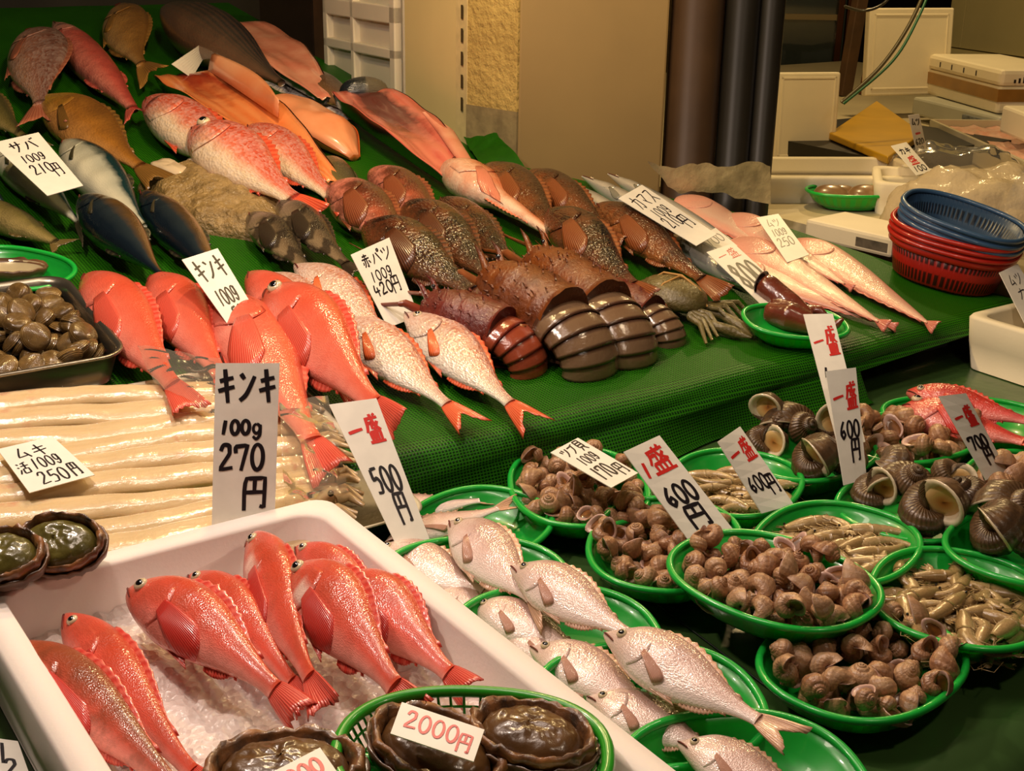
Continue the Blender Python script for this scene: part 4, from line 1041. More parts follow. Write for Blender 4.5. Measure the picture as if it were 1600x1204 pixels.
# ------------------------------------------------------------------ fish on the sloping table
def F(name, label, H, T, w_, typ, mats, **k):
    k['roll'] = k.get('roll', 6) + (0 if typ in ('eel', 'slim', 'gurn', 'stub') else 16 if 'GIN' not in mats[0].name and 'orange_red_rock' not in mats[0].name else 22)
    return fish(name, label, H, T, w_, typ, mats, **k)
SNAP = fish_mat('brownish_pink_snapper_skin', (112, 66, 52), (158, 102, 80), (186, 136, 104), scales=(50, 22, .4), spark=.15)
SNAPF = fin_mat('brown_pink_fin', (150, 82, 60), (176, 112, 84))
F('snapper', 'deep bodied brownish pink snapper at the far left, its tail pointing down', (52, 48), (66, 196), 108, 'bream', (SNAP, SNAPF), side=1, roll=6, eye=False)
ROSE = fish_mat('rose_red_fish_skin', (170, 66, 58), (206, 96, 82), (218, 130, 112), head=(222, 160, 140), mott=((150, 50, 44), 26, .4)); ROSEF = fin_mat('rose_fin', (176, 70, 60), (206, 108, 90))
F('red_fish', 'long rose red fish with a pale head, far left row', (84, 36), (226, 190), 62, 'slim', (ROSE, ROSEF), roll=6, eye=False)
TAN = fish_mat('tan_brown_fish_skin', (138, 96, 44), (176, 128, 66), (190, 150, 92), mott=((120, 78, 40), 14, .4)); TANF = fin_mat('tan_fin', (132, 92, 40), (170, 126, 60))
F('tan_fish', 'plump tan fish with its tail curled down, at the back', (190, 8), (242, 122), 84, 'bream', (TAN, TANF), roll=8, eye=False, bend=.03)
YEL = fish_mat('yellow_brown_grouper_skin', (120, 78, 28), (164, 108, 40), (186, 132, 72), head=(188, 146, 44), mott=((96, 58, 24), 12, .4)); YELF = fin_mat('olive_brown_fin', (92, 66, 30), (150, 106, 44))
F('grouper', 'yellow headed brown fish behind the silver bonito, left', (64, 152), (262, 290), 92, 'bream', (YEL, YELF), roll=8, eye=False)
OLV = fish_mat('olive_fish_skin', (70, 66, 34), (112, 100, 52), (150, 132, 80), mott=((60, 50, 26), 18, .3)); OLVF = fin_mat('olive_fin', (84, 70, 36), (120, 100, 52))
F('olive_fish', 'dull olive fish cut by the left edge above the 210 yen card', (-70, 130), (66, 236), 60, 'bream', (OLV, OLVF), eye=False)
F('olive_fish', 'dull olive fish cut by the left edge behind the green tray', (-60, 312), (104, 386), 54, 'slim', (OLV, OLVF), eye=False)
DARKT = fish_mat('slate_tuna_skin', (34, 38, 42), (66, 58, 48), (112, 84, 62), scales=(90, 34, .2), metal=.1, streak=((110, 76, 56), 3, .35))
F('big_dark_fish', 'big slate dark fish without visible tail behind the pink fillet', (256, 14), (440, 130), 96, 'torp', (DARKT, OLVF), tail=False, fins=False, eye=False, mouth=False, gill=False, roll=4)
PFL = plain('pink_fish_flesh', (214, 126, 100), .25, col2=(226, 160, 130), vscale=14, coat=.6, bump=.2, bscale=40); DSK = plain('dark_wet_fish_skin', (30, 28, 24), .25, coat=.6, var=.3, vscale=14)
fillet('pink_fillet', 'half a fish with pink flesh up and dark skin edge, at the back', (352, 30), (514, 132), 62, (PFL, DSK), lift=.02, th=.35, dish=.1)
BTAIL = fish_mat('brown_tail_piece_skin', (70, 50, 34), (96, 68, 46), (130, 96, 64))
F('fish_tail_piece', 'short brown tail piece at the end of the pink fillet', (486, 120), (566, 186), 48, 'stub', (BTAIL, OLVF), mouth=False)
m = MB(); rows = []
a, b = hit(352, 78), hit(560, 190)
for i in range(41):
    r = []
    for j in range(19):
        u, v = i / 40, j / 18 * 2 - 1; p = a.lerp(b, u) + (b - a).cross(UP.n).normalized() * v * .075 * math.sin(math.pi * min(1, max(.04, u))) ** .5
        h = .03 * (1 - v * v) * math.sin(math.pi * max(.02, min(.98, u))) ** .5 + .012 * noise.noise(p * 40); r.append(p + UP.n * max(-.002, h))
    rows.append(r)
m.grid(rows); tag(m.build('crushed_ice', ICEM), 'small heap of crushed ice between the salmon and the pink fillet', 'ice', None, 'stuff')
# salmon
REDF = NT('raw_red_flesh')
def _redf(t, base, hi, dark, u1):
    uv, u, v = t.uv(); n = t.noise(t.obj(), 24, 4); w_ = t.wave(uv, 1.6, 4, 'Y')
    c = t.mix(w_, t.mix(n, rgba(base), rgba(hi)), rgba(hi))
    du = t.ramp(t.math('ADD', u, t.math('MULTIPLY', t.math('SUBTRACT', n, .5), .3)), [(0, (1, 1, 1, 1)), (u1, (.8, .8, .8, 1)), (u1 + .22, (0, 0, 0, 1))])
    dv = t.ramp(t.math('ADD', v, t.math('MULTIPLY', t.math('SUBTRACT', n, .5), .25)), [(.28, (0, 0, 0, 1)), (.42, (1, 1, 1, 1)), (.78, (1, 1, 1, 1)), (.9, (0, 0, 0, 1))])
    t.set(Base_Color=t.mix(t.math('MULTIPLY', du, dv), c, rgba(dark)), Roughness=.26, Coat_Weight=.6, Coat_Roughness=.12); t.bump(t.math('ADD', n, w_), .25, .003); return t.m
REDF = _redf(REDF, (196, 84, 70), (218, 122, 100), (70, 8, 8), .40)
SALF = _redf(NT('orange_salmon_flesh'), (228, 110, 48), (240, 150, 88), (140, 26, 16), .14)
SALP = plain('pale_salmon_flesh', (238, 170, 124), .3, coat=.5, col2=(232, 140, 90), vscale=8)
OTAIL = fin_mat('dark_olive_tail', (54, 48, 24), (90, 80, 46))
rt, L, W = fillet('salmon_half', 'long orange salmon split open, dark skin along its near edge', (276, 106), (520, 258), 78, (SALF, DSK, OTAIL), lift=.01, th=.36, dish=.35, tail=(.2, .5, .2))
# belly flap folded back and red cavity
m = MB(); rows = []
for i in range(15):
    q = i / 14; r = []
    for j in range(5):
        g = j / 4; r.append(Vector((L * (.06 + .52 * q), W * (.34 - .1 * q + .28 * g * math.sin(math.pi * min(1, q * .9 + .12))), W * (.30 + .22 * math.sin(g * 2.4)))))
    rows.append(r)
m.grid(rows); m.build('belly_flap', SALP, rt, solid=.004)
fillet('salmon_chunk', 'thick orange salmon chunk with pale top right of the split salmon', (432, 156), (556, 218), 54, (SALP, plain('orange_salmon_side', (228, 104, 46), .3, coat=.5, col2=(236, 134, 72), vscale=16)), lift=0, th=.42, block=1, prof=[(0, .3, .34), (.08, .5, .5), (.4, .5, .5), (.75, .4, .4), (1, .08, .1)])
SOT = fish_mat('olive_salmon_tail_skin', (52, 48, 28), (84, 76, 44), (120, 108, 64))
F('salmon_tail_piece', 'dark olive tail piece behind the red brown rockfish', (512, 252), (566, 320), 46, 'stub', (SOT, OTAIL), mouth=False)
# opened tuna like fish against the pillar
rt, L, W = fillet('opened_fish', 'fish split open along the belly with red flesh, lying by the pillar', (556, 138), (724, 262), 70, (REDF, DSK, ROSEF), lift=.02, th=.42, dish=.34, tail=None, prof=[(0, .3, .36), (.06, .46, .46), (.25, .54, .5), (.5, .5, .46), (.75, .36, .34), (1, .16, .16)])
m = MB(); m.ball((L * .01, .12 * W, W * .30), (W * .20, W * .40, W * .22), 16, 12); m.build('dark_head', fish_mat('black_blue_head_skin', (22, 28, 32), (44, 50, 50), (90, 84, 70)), rt)
m = MB(); m.tube([(L * .38, W * .5, W * .36), (L * .6, W * .46, W * .33), (L * .85, W * .3, W * .24), (L * .97, W * .15, W * .2)], [W * .04, W * .13, W * .11, W * .03], 8, flat=.4); m.build('pink_flap', PFL, rt)
# three red alfonsino
ALF = fish_mat('orange_red_silver_fish_skin', (206, 74, 40), (228, 112, 78), (244, 214, 176), head=(214, 86, 56), scales=(54, 24, .5), spark=.25, split=(.22, .5, .75), metal=.1); ALFF = fin_mat('orange_red_fin', (206, 70, 42), (232, 112, 76))
AG = 'red and silver alfonsino'
F('alfonsino', 'red fish with a silvery cheek below the split salmon', (232, 158), (430, 302), 92, 'rock', (ALF, ALFF), group=AG, roll=8, lift=.0, eye=False, pect=False)
F('alfonsino', 'slightly smaller red fish right of the pair, touching the salmon', (390, 200), (545, 330), 78, 'rock', (ALF, ALFF), group=AG, roll=8, eye=False, pect=False)
F('alfonsino', 'large red fish with a dark eye and bright silver flank, in front of the pair', (306, 206), (490, 334), 108, 'rock', (ALF, ALFF), group=AG, roll=10, lift=.012, pect=False)
# bonito and mackerel
BON = fish_mat('silver_bonito_skin', (20, 50, 52), (176, 176, 156), (226, 220, 190), scales=(90, 40, .12), metal=.15, rough=.25, split=(.3, .66, .82)); BONF = fin_mat('dark_bonito_fin', (40, 40, 30), (84, 74, 46))
BOD = fish_mat('dark_bonito_skin', (112, 80, 36), (40, 50, 54), (18, 30, 40), scales=(90, 40, .12), metal=.25, rough=.2, split=(.3, .6, .9))
F('bonito', 'silver sided fish under the 210 yen card at the left edge', (-10, 228), (150, 372), 66, 'torp', (BON, BONF), roll=6)
F('bonito', 'silver fish cut by the left edge below the 210 yen card', (-90, 250), (40, 352), 52, 'torp', (BON, BONF), roll=6, eye=False)
F('bonito', 'silver bonito with a dark green back standing out in the middle left', (100, 222), (226, 352), 82, 'torp', (BON, BONF), roll=8, tail=False, eye=False)
F('bonito', 'dark blue bonito right of the other dark one, beside the lumpy fish', (220, 300), (350, 442), 72, 'torp', (BOD, BONF), roll=4, tail=False, eye=False)
F('bonito', 'dark blue black bonito in front of the silver one', (126, 308), (276, 452), 82, 'torp', (BOD, BONF), roll=4, lift=.01, eye=False)
# lumpy monkfish
LUMP = plain('lumpy_tan_skin', (120, 96, 54), .34, col2=(170, 140, 88), vscale=36, coat=.5, bump=1.0, bscale=75, bdist=.012)
a, b = hit(262, 285), hit(440, 372)
t = thing('lumpy_fish', 'lumpy tan fish with warty skin between the bonito and the striped fish', 'fish', None, frame=frame((a + b) / 2, b - a, UP.n)); L = (b - a).length; m = MB(); rows = []
for i in range(41):
    q = i / 40; r = []; rw = .125 * math.sin(math.pi * (.06 + .9 * q)) ** .5 * (1 + .25 * noise.noise(Vector((q * 5, 0, 3))))
    for j in range(26):
        aa = math.pi * j / 25; p = Vector(((q - .5) * L * 1.1, rw * math.cos(aa) * 1.05, .07 * math.sin(aa) ** .8 * math.sin(math.pi * (.05 + .9 * q)) ** .5))
        k = 1 + .34 * noise.noise(p * 16) + .18 * noise.noise(p * 42); r.append(Vector((p.x, p.y * (.8 + .2 * k), p.z * k)))
    rows.append(r)
m.grid(rows, flip=True); m.build('body', LUMP, t, subsurf=1)
for px, py, sx, sy in ((-.34, .06, .035, .03), (-.4, -.02, .03, .02)):
    m = MB(); m.ball((px * L, py, .05), (sx * 1.7, sy * 1.6, .014), 18, 10); m.v = [tuple(Vector(q_) + Vector((.008 * noise.noise(Vector(q_) * 40), .012 * noise.noise(Vector(q_) * 30 + Vector((5, 0, 0))), .006 * noise.noise(Vector(q_) * 50)))) for q_ in m.v]; m.build('pale_liver', plain('pale_wet_liver', (206, 184, 150), .2, coat=.8), t)
STR = fish_mat('dark_banded_fish_skin', (44, 36, 26), (104, 86, 62), (136, 116, 86), stripes=((30, 22, 16), 1.4, .8), head=(130, 108, 92)); STRF = fin_mat('dark_brown_fin', (36, 28, 20), (70, 54, 36))
F('banded_fish', 'small dark banded fish beside the lumpy fish, left of the pair', (392, 336), (500, 438), 62, 'rock', (STR, STRF), roll=6, eye=False, lift=.01)
F('banded_fish', 'small dark banded fish, right of the pair', (438, 316), (562, 432), 60, 'rock', (STR, STRF), roll=6, lift=.03, eye=False)
# dark rockfish heap
RBR = fish_mat('red_brown_rockfish_patchy', (84, 42, 22), (166, 82, 54), (216, 136, 112), head=(204, 124, 106), mott=((76, 38, 20), 18, .8), scales=(60, 26, .4)); RBF = fin_mat('red_brown_fin', (110, 54, 30), (160, 90, 54))
BLK = fish_mat('dark_brown_rockfish_skin', (16, 11, 8), (34, 22, 14), (84, 54, 32), mott=((130, 64, 30), 22, .4), rough=.22, scales=(50, 22, .55)); BLKF = fin_mat('dark_orange_fin', (60, 34, 18), (120, 64, 34))
BRN = fish_mat('brown_rockfish_skin', (52, 27, 12), (104, 52, 23), (142, 86, 46), mott=((52, 28, 14), 26, .8), rough=.22, scales=(50, 22, .55)); BRNF = fin_mat('brown_orange_fin', (104, 52, 24), (158, 88, 44))
F('rockfish', 'red brown rockfish behind the 420 yen card, left of the dark heap', (520, 292), (668, 402), 88, 'rock', (RBR, RBF), roll=10, eye=False)
rt = F('rockfish', 'pinkish rockfish with a gaping mouth cavity at the back of the dark heap', (582, 268), (720, 372), 74, 'rock', (RBR, RBF), roll=10, eye=False, mouth=False)
F('rockfish', 'dark rockfish second from the right in the heap behind the lobsters', (690, 312), (836, 446), 68, 'rock', (BLK, BLKF), roll=8, eye=False)
F('rockfish', 'dark brown rockfish with a pale throat in the middle of the heap', (636, 322), (800, 458), 92, 'rock', (BLK, BLKF), roll=12, lift=.02, eye=False)
F('rockfish', 'nearly black rockfish in front, right of the 420 yen card', (574, 352), (770, 476), 98, 'rock', (BLK, BLKF), roll=12, lift=.012, eye=False)
GUR = fish_mat('pink_gurnard_skin', (196, 84, 44), (222, 150, 112), (236, 204, 176), mott=((206, 96, 50), 16, .5)); GURF = fin_mat('pink_orange_fin', (206, 110, 80), (226, 154, 126))
F('gurnard', 'pink and orange fish with a slim tail right of the split fish', (704, 262), (884, 380), 70, 'gurn', (GUR, GURF), roll=-10, eye=False)
F('rockfish', 'rusty brown rockfish against the base of the pillar', (760, 262), (900, 386), 84, 'rock', (BRN, BRNF), roll=8, eye=False)
F('rockfish', 'mottled brown rockfish behind the rusty brown one', (826, 270), (980, 380), 66, 'rock', (BRN, BRNF), roll=8, eye=False)
F('rockfish', 'brown rockfish with raised orange fin beside the silver fish', (934, 322), (1132, 460), 74, 'rock', (BRN, BRNF), roll=12, eye=False, lift=.004)
F('rockfish', 'dark mottled rockfish with a blunt black head in front, above the crab', (860, 332), (1016, 470), 88, 'rock', (BLK, BRNF), roll=12, lift=.016, eye=False)
# silver slim fish
SIL = fish_mat('bright_silver_skin', (70, 84, 92), (176, 176, 168), (220, 216, 204), scales=(120, 40, .08), metal=.55, rough=.2, split=(.4, .68, .88)); SILF = fin_mat('grey_silver_fin', (120, 116, 100), (160, 156, 140))
SG = 'slim silver barracuda'
F('barracuda', 'slim silver fish nearest the brown rockfish, upper end', (870, 284), (1060, 392), 34, 'slim', (SIL, SILF), group=SG, roll=5)
F('barracuda', 'slim silver fish running under the 210 yen barracuda card', (910, 276), (1150, 408), 32, 'slim', (SIL, SILF), group=SG, roll=5)
F('barracuda', 'slim silver fish behind the 210 yen barracuda card', (950, 272), (1180, 398), 28, 'slim', (SIL, SILF), group=SG, roll=5)
F('barracuda', 'slim silver fish in front, its flank shining left of the 800 yen card', (1038, 366), (1222, 470), 46, 'slim', (SIL, SILF), group=SG, roll=5, lift=.006)
# pale pink eel-like fish
PNK = fish_mat('pale_pink_skinned_fish', (208, 150, 128), (222, 182, 158), (224, 158, 136), head=(228, 160, 138), scales=(120, 40, .2), rough=.32, coat=.4, split=(.04, .3, .97)); PNKF = fin_mat('pink_red_edge_fin', (196, 96, 80), (214, 140, 118))
EG = 'pale pink skinned fish'
F('pale_pink_fish', 'pale pink skinned fish farthest back by the plastic wrap', (1066, 308), (1240, 412), 44, 'eel', (PNK, PNKF), group=EG, thick=.55)
F('pale_pink_fish', 'pale pink skinned fish partly under the small right card', (1142, 336), (1330, 450), 48, 'eel', (PNK, PNKF), group=EG, thick=.55, lift=.004)
F('pale_pink_fish', 'pale pink skinned fish third along, tail tip beside the tubular creature', (1152, 374), (1386, 510), 52, 'eel', (PNK, PNKF), group=EG, thick=.55, lift=.008)
F('pale_pink_fish', 'pale pink skinned fish nearest the red baskets, apart from the others', (1246, 376), (1462, 512), 54, 'eel', (PNK, PNKF), group=EG, thick=.55)
F('pale_pink_fish', 'pale pink skinned fish running under the 800 yen card', (1130, 408), (1400, 512), 42, 'eel', (PNK, PNKF), group=EG, thick=.55)
# large orange-red ginki in front
GIN = fish_mat('orange_red_rockfish_skin', (204, 82, 52), (224, 112, 88), (236, 140, 122), head=(214, 98, 76), scales=(110, 44, .2), mott=((206, 70, 48), 20, .35)); GFIN = fin_mat('orange_red_ginki_fin', (204, 64, 46), (230, 112, 90), 18)
GG = 'orange red rockfish on the net'
F('rockfish', 'orange red rockfish leftmost, beside the steel tray of clams', (138, 432), (300, 640), 110, 'rock', (GIN, GFIN), group=GG, roll=10, eye=False)
F('rockfish', 'orange red rockfish second from the left with a ribbed cheek fin', (242, 434), (368, 620), 102, 'rock', (GIN, GFIN), group=GG, roll=10, eye=False)
F('rockfish', 'orange red rockfish mostly hidden behind the 500 yen card', (392, 428), (560, 620), 90, 'rock', (GIN, GFIN), group=GG, roll=8, eye=False)
F('rockfish', 'orange red rockfish with its eye up against the 500 yen card, tail hanging low', (352, 464), (520, 742), 128, 'rock', (GIN, GFIN), group=GG, roll=-12, lift=.012)
F('rockfish', 'biggest orange red rockfish, eye up, right of the 500 yen card', (424, 456), (620, 672), 134, 'rock', (GIN, GFIN), group=GG, roll=18, lift=.014)
# pale red-finned fish
AKA = fish_mat('silver_pink_fish_skin', (190, 112, 84), (212, 178, 152), (236, 224, 206), head=(220, 176, 156), scales=(56, 24, .45), spark=.35, metal=.15); AKF = fin_mat('orange_red_tail_fin', (206, 78, 44), (228, 118, 76)); AKP = fin_mat('orange_pectoral', (222, 96, 48), (236, 128, 76), 10)
KG2 = 'silver pink fish with orange fins'
F('silver_pink_fish', 'silver pink fish behind the biggest orange red rockfish', (418, 428), (548, 544), 70, 'bream', (AKA, AKF, AKP), group=KG2, roll=8, eye=False)
F('silver_pink_fish', 'silver pink fish with an orange fin, left of the 420 yen card', (462, 414), (606, 526), 80, 'bream', (AKA, AKF, AKP), group=KG2, roll=8, eye=False, tail=False)
F('silver_pink_fish', 'silver pink fish with its red tail on the net, left of the front two', (530, 496), (744, 668), 88, 'bream', (AKA, AKF, AKP), group=KG2, roll=8)
F('silver_pink_fish', 'silver pink fish with its red tail on the net, beside the dark red lobster', (634, 490), (842, 668), 90, 'bream', (AKA, AKF, AKP), group=KG2, roll=8)
# ------------------------------------------------------------------ lobsters and crab
def shellmat(name, c1, c2, bump=.7):
    return plain(name, c1, .34, col2=c2, vscale=26, coat=.5, bump=bump, bscale=150, bdist=.004)
def lobster(label, H, T, w_, cm, bm, lm, lift=0, seed=1, curl=150):
    a, b, d, L, n, W = axes_from_px(H, T, w_, UP, .04, 1.0)
    a = hit(*H, UP, W * .45 + lift); b = hit(*T, UP, W * .42 + lift); L = (b - a).length
    t = thing('spiny_lobster', label, 'lobster', 'lobsters on the net', frame=frame(a - n * W * .45, b - a, n)); rr = random.Random(seed)
    hz = .45 * W; Lc = L * .58
    m = MB(); rows = []
    for i in range(23):
        q = i / 22; w2 = W * .5 * (.5 + .5 * min(1, q * 2.2) ** .6) * (1 - .06 * q); r = []
        for j in range(26):
            aa = 2 * math.pi * j / 26; p = Vector((q * Lc, w2 * math.cos(aa), hz + (w2 * 1.02 * math.sin(aa) if math.sin(aa) > 0 else w2 * .75 * math.sin(aa))))
            if abs(q - .52) < .04: p.z -= .02 * W * (math.sin(aa) > 0)
            p += (p - Vector((p.x, 0, hz))).normalized() * W * .035 * noise.noise(p * 130 + Vector((seed, 0, 0)))
            r.append(p)
        rows.append(r)
    ids = m.grid(rows, close_v=True); m.face(list(reversed(ids[0]))); m.face(ids[-1])
    for k in range(46):
        q = rr.uniform(.03, .9); aa = rr.uniform(.15, math.pi - .15); w2 = W * .5 * (.5 + .5 * min(1, q * 2.2) ** .6); p = Vector((q * Lc, w2 * math.cos(aa), hz + w2 * math.sin(aa))); o = Vector((-.5, math.cos(aa), math.sin(aa))).normalized()
        m.tube([p, p + o * W * rr.uniform(.04, .08)], [W * .02, W * .003], 5)
    for s_ in (-1, 1): m.tube([(.04 * L, s_ * .14 * W, hz + .2 * W), (-.02 * L, s_ * .16 * W, hz + .42 * W), (-.08 * L, s_ * .15 * W, hz + .5 * W)], [W * .06, W * .04, W * .005], 6)
    m.build('carapace', cm, t)
    # tail: bands curling down
    NS = 8; rad = W * .42; k = R(curl)
    for s_ in range(NS):
        m = MB(); rows = []
        for i in range(6):
            q = (s_ + i / 5 * 1.15) / NS; ang = k * q * .95; cx = Lc * .97 + (L - Lc) * .62 * math.sin(min(ang, math.pi / 2)) + (0 if ang < math.pi / 2 else -.0) ; 
            cz = hz - rad * .85 * (1 - math.cos(ang)) * .5; wr = W * (.50 - .13 * q) * (1 + .07 * (i / 5) ** 2); tx = Vector((math.cos(ang), 0, -math.sin(ang))); nz = Vector((math.sin(ang), 0, math.cos(ang)))
            c = Vector((Lc * .95, 0, hz - .12 * W)) + Vector((math.sin(ang), 0, math.cos(ang) - 1)) * 0.0
            R_ = W * .58
            cc = Vector((Lc * .95, 0, hz - .45 * W)) + Vector((math.sin(ang) * (L - Lc * .95) * .55, 0, math.cos(ang) * .42 * W))
            r = []
            for j in range(17):
                aa = math.pi * (j / 16) * 1.16 - .08 * math.pi; r.append(cc + Vector((0, 1, 0)) * wr * math.cos(aa) + nz * wr * .62 * math.sin(aa))
            rows.append(r)
        m.grid(rows, flip=True, uvs=[[(i / 5, j / 16) for j in range(17)] for i in range(6)]); m.build('tail_segment', bm, t, solid=.002)
    m = MB()
    for f in (-.9, -.45, 0, .45, .9):
        ang = k * .95; c0 = Vector((Lc * .95 + math.sin(ang) * (L - Lc * .95) * .5, f * .2 * W, hz - .45 * W + math.cos(ang) * .3 * W)); c0.z = max(c0.z, .03 * W)
        m.tube([c0, c0 + Vector((-.1 * L, f * .12 * W, .0)), c0 + Vector((-.2 * L, f * .3 * W, 0))], [.08 * W, .13 * W, .04 * W], 6, flat=.25)
    m.build('tail_fan', bm, t)
    for s_ in (-1, 1):
        for kx in range(5):
            x = Lc * (.25 + .15 * kx); m = MB(); o = rr.uniform(.9, 1.1)
            m.tube([(x, s_ * .42 * W, hz * .8), (x + .03 * L, s_ * .62 * W * o, hz * 1.05), (x + .10 * L, s_ * .70 * W * o, hz * .45), (x + .17 * L, s_ * .62 * W * o, .02 * W)], [W * .06, W * .05, W * .04, W * .012], 7); m.build('leg', lm, t)
        m = MB(); m.tube([(0.02 * L, s_ * .2 * W, hz), (-.10 * L, s_ * .3 * W, hz * 1.2), (-.14 * L, s_ * .3 * W, hz * 1.1)], [W * .09, W * .07, W * .05], 8)
        m.tube([(-.14 * L, s_ * .3 * W, hz * 1.1), (-.5 * L, s_ * (.45 + .2 * rr.random()) * W, hz * .5), (-.85 * L, s_ * (.8 * rr.random()) * W, hz * .4 + .03)], [W * .04, W * .025, W * .006], 6); m.build('antenna', lm, t)
        m = MB(); m.ball((.0, s_ * .13 * W, hz + .34 * W), W * .045, 8, 6); m.build('eye', PUPIL, t)
    return t
LOB1 = shellmat('dark_red_lobster_shell', (112, 36, 22), (84, 28, 18)); LOB2 = shellmat('orange_brown_lobster_shell', (128, 68, 22), (88, 38, 14))
def band_mat(name, c1, c2):
    t = NT(name); uv, u, v = t.uv(); w_ = t.ramp(u, [(0, c1), (.18, c1), (.34, c2), (.84, c2), (.95, c1)]); n = t.noise(t.obj(), 40, 4)
    t.set(Base_Color=t.mix(t.math('MULTIPLY', n, .35), w_, rgba((80, 40, 24))), Roughness=.22, Coat_Weight=.7, Coat_Roughness=.1); t.bump(t.noise(t.obj(), 120, 4), .35, .002); return t.m
LBAND = band_mat('grey_banded_tail_shell', (74, 48, 35), (126, 100, 74)); RBAND = band_mat('red_banded_tail_shell', (110, 34, 22), (156, 70, 44)); LLEG = plain('brown_orange_leg', (138, 74, 34), .35, coat=.4, var=.3, vscale=30)
lobster('dark red lobster nearest the silver pink fish', (668, 480), (872, 556), 96, LOB1, RBAND, plain('dark_red_leg', (120, 48, 28), .35, coat=.4), seed=1)
lobster('smallest lobster, half hidden beside the crab, rightmost', (930, 446), (1086, 528), 66, LOB1, LBAND, LLEG, seed=4)
lobster('orange brown lobster with grey banded tail, third from the left', (834, 412), (1036, 548), 108, LOB2, LBAND, LLEG, lift=.004, seed=3)
lobster('orange brown lobster with grey banded tail, second from the left', (764, 440), (974, 556), 118, LOB2, LBAND, LLEG, lift=.004, seed=2)
CRB = shellmat('olive_crab_shell', (84, 72, 34), (112, 98, 56)); c = hit(1052, 462, UP, .035)
t = thing('crab', 'olive brown crab tied with string, right of the lobsters', 'crab', None, frame=frame(c - UP.n * .035, hit(1110, 480) - hit(1000, 440), UP.n))
m = MB(); rows = []
for i in range(17):
    ph = math.pi * i / 16; r = []
    for j in range(40):
        th = 2 * math.pi * j / 40; rr = math.sin(ph) ** .8 * (1 + (.05 if (j % 2 and math.cos(th) < .8) else 0) * (math.sin(ph) > .9)); p = Vector((.075 * rr * math.cos(th), .056 * rr * math.sin(th), .035 + (.036 if ph < math.pi / 2 else .022) * math.cos(ph)))
        p.z += .003 * noise.noise(p * 70); r.append(p)
    rows.append(r)
m.grid(rows, close_v=True, flip=True)
for k in range(40):
    th = rnd.uniform(0, 6.28); q = rnd.uniform(.1, .85); m.ball((.075 * q * math.cos(th), .056 * q * math.sin(th), .035 + .036 * math.sqrt(1 - q * q)), .0022, 6, 4, m=1)
m.build('carapace', [CRB, plain('pale_wart', (150, 130, 80), .4)], t)
STRG = plain('tan_string', (176, 130, 66), .6)
for pts in ([(-.075, .015, .036), (-.04, .02, .068), (0, .022, .074), (.05, .012, .062), (.076, .004, .036)], [(-.02, -.056, .036), (-.012, -.03, .066), (.0, .01, .075), (.012, .04, .062), (.02, .058, .034)]):
    m = MB(); m.tube(pts, .0024, 6); m.build('string', STRG, t)
for s_ in (-1, 1):
    for k in range(4):
        m = MB(); x = -.03 + .03 * k; m.tube([(.05 + .006 * k, s_ * (.012 + .012 * k), .026), (.095 + .004 * k, s_ * (.02 + .02 * k), .034), (.135, s_ * (.025 + .024 * k), .008)], [.008, .006, .003], 7); m.build('leg', CRB, t)
    m = MB(); m.tube([(.06, s_ * .012, .02), (.10, s_ * .03, .018), (.15, s_ * .018, .014), (.185, s_ * .004, .010)], [.009, .010, .013, .002], 8); m.build('claw', CRB, t)
# tubular creature on its tray
T_, fr, a, b, h = tray('green oval tray on the net holding a dark red tubular creature', (1243, 502), .105, .078, -28, .004, .04, pl=UP)
SQ = plain('dark_red_wet_tube_skin', (84, 36, 26), .25, col2=(124, 56, 36), vscale=16, coat=.8, bump=.5, bscale=30, bdist=.006)
t = thing('tubular_sea_creature', 'dark red tubular creature with a round open end on the green tray', 'shellfish', None, frame=frame(hit(1243, 502, UP, .02), hit(1330, 540) - hit(1160, 470), UP.n))
m = MB(); m.tube([(-.098, .012, .045), (-.085, .012, .042), (-.06, .01, .034), (-.02, .005, .026), (.03, -.005, .02)], [.024, .027, .027, .026, .016], 16)
m.tube([(-.05, -.03, .01), (0, -.03, .018), (.04, -.02, .016), (.075, -.01, .014), (.09, .0, .03), (.098, .004, .045)], [.022, .03, .022, .012, .009, .004], 14); m.tube([(0, .03, .018), (.03, .034, .026), (.05, .03, .022)], [.014, .012, .006], 10)
o = m.build('body', SQ, t); md = o.modifiers.new('r', 'REMESH'); md.mode = 'VOXEL'; md.voxel_size = .004; md.use_smooth_shade = True; md = o.modifiers.new('s', 'SMOOTH'); md.iterations = 6
m = MB(); m.grid([[Vector((-.098 - dx, .012 + r * math.cos(2 * math.pi * j / 20), .045 + r * math.sin(2 * math.pi * j / 20))) for j in range(20)] for dx, r in ((0.001, .027), (.005, .024), (.004, .019), (-.012, .015), (-.03, .006), (-.032, .0005))], close_v=True); m.build('open_end', plain('dark_wet_hollow', (44, 18, 14), .3, coat=.6), t)
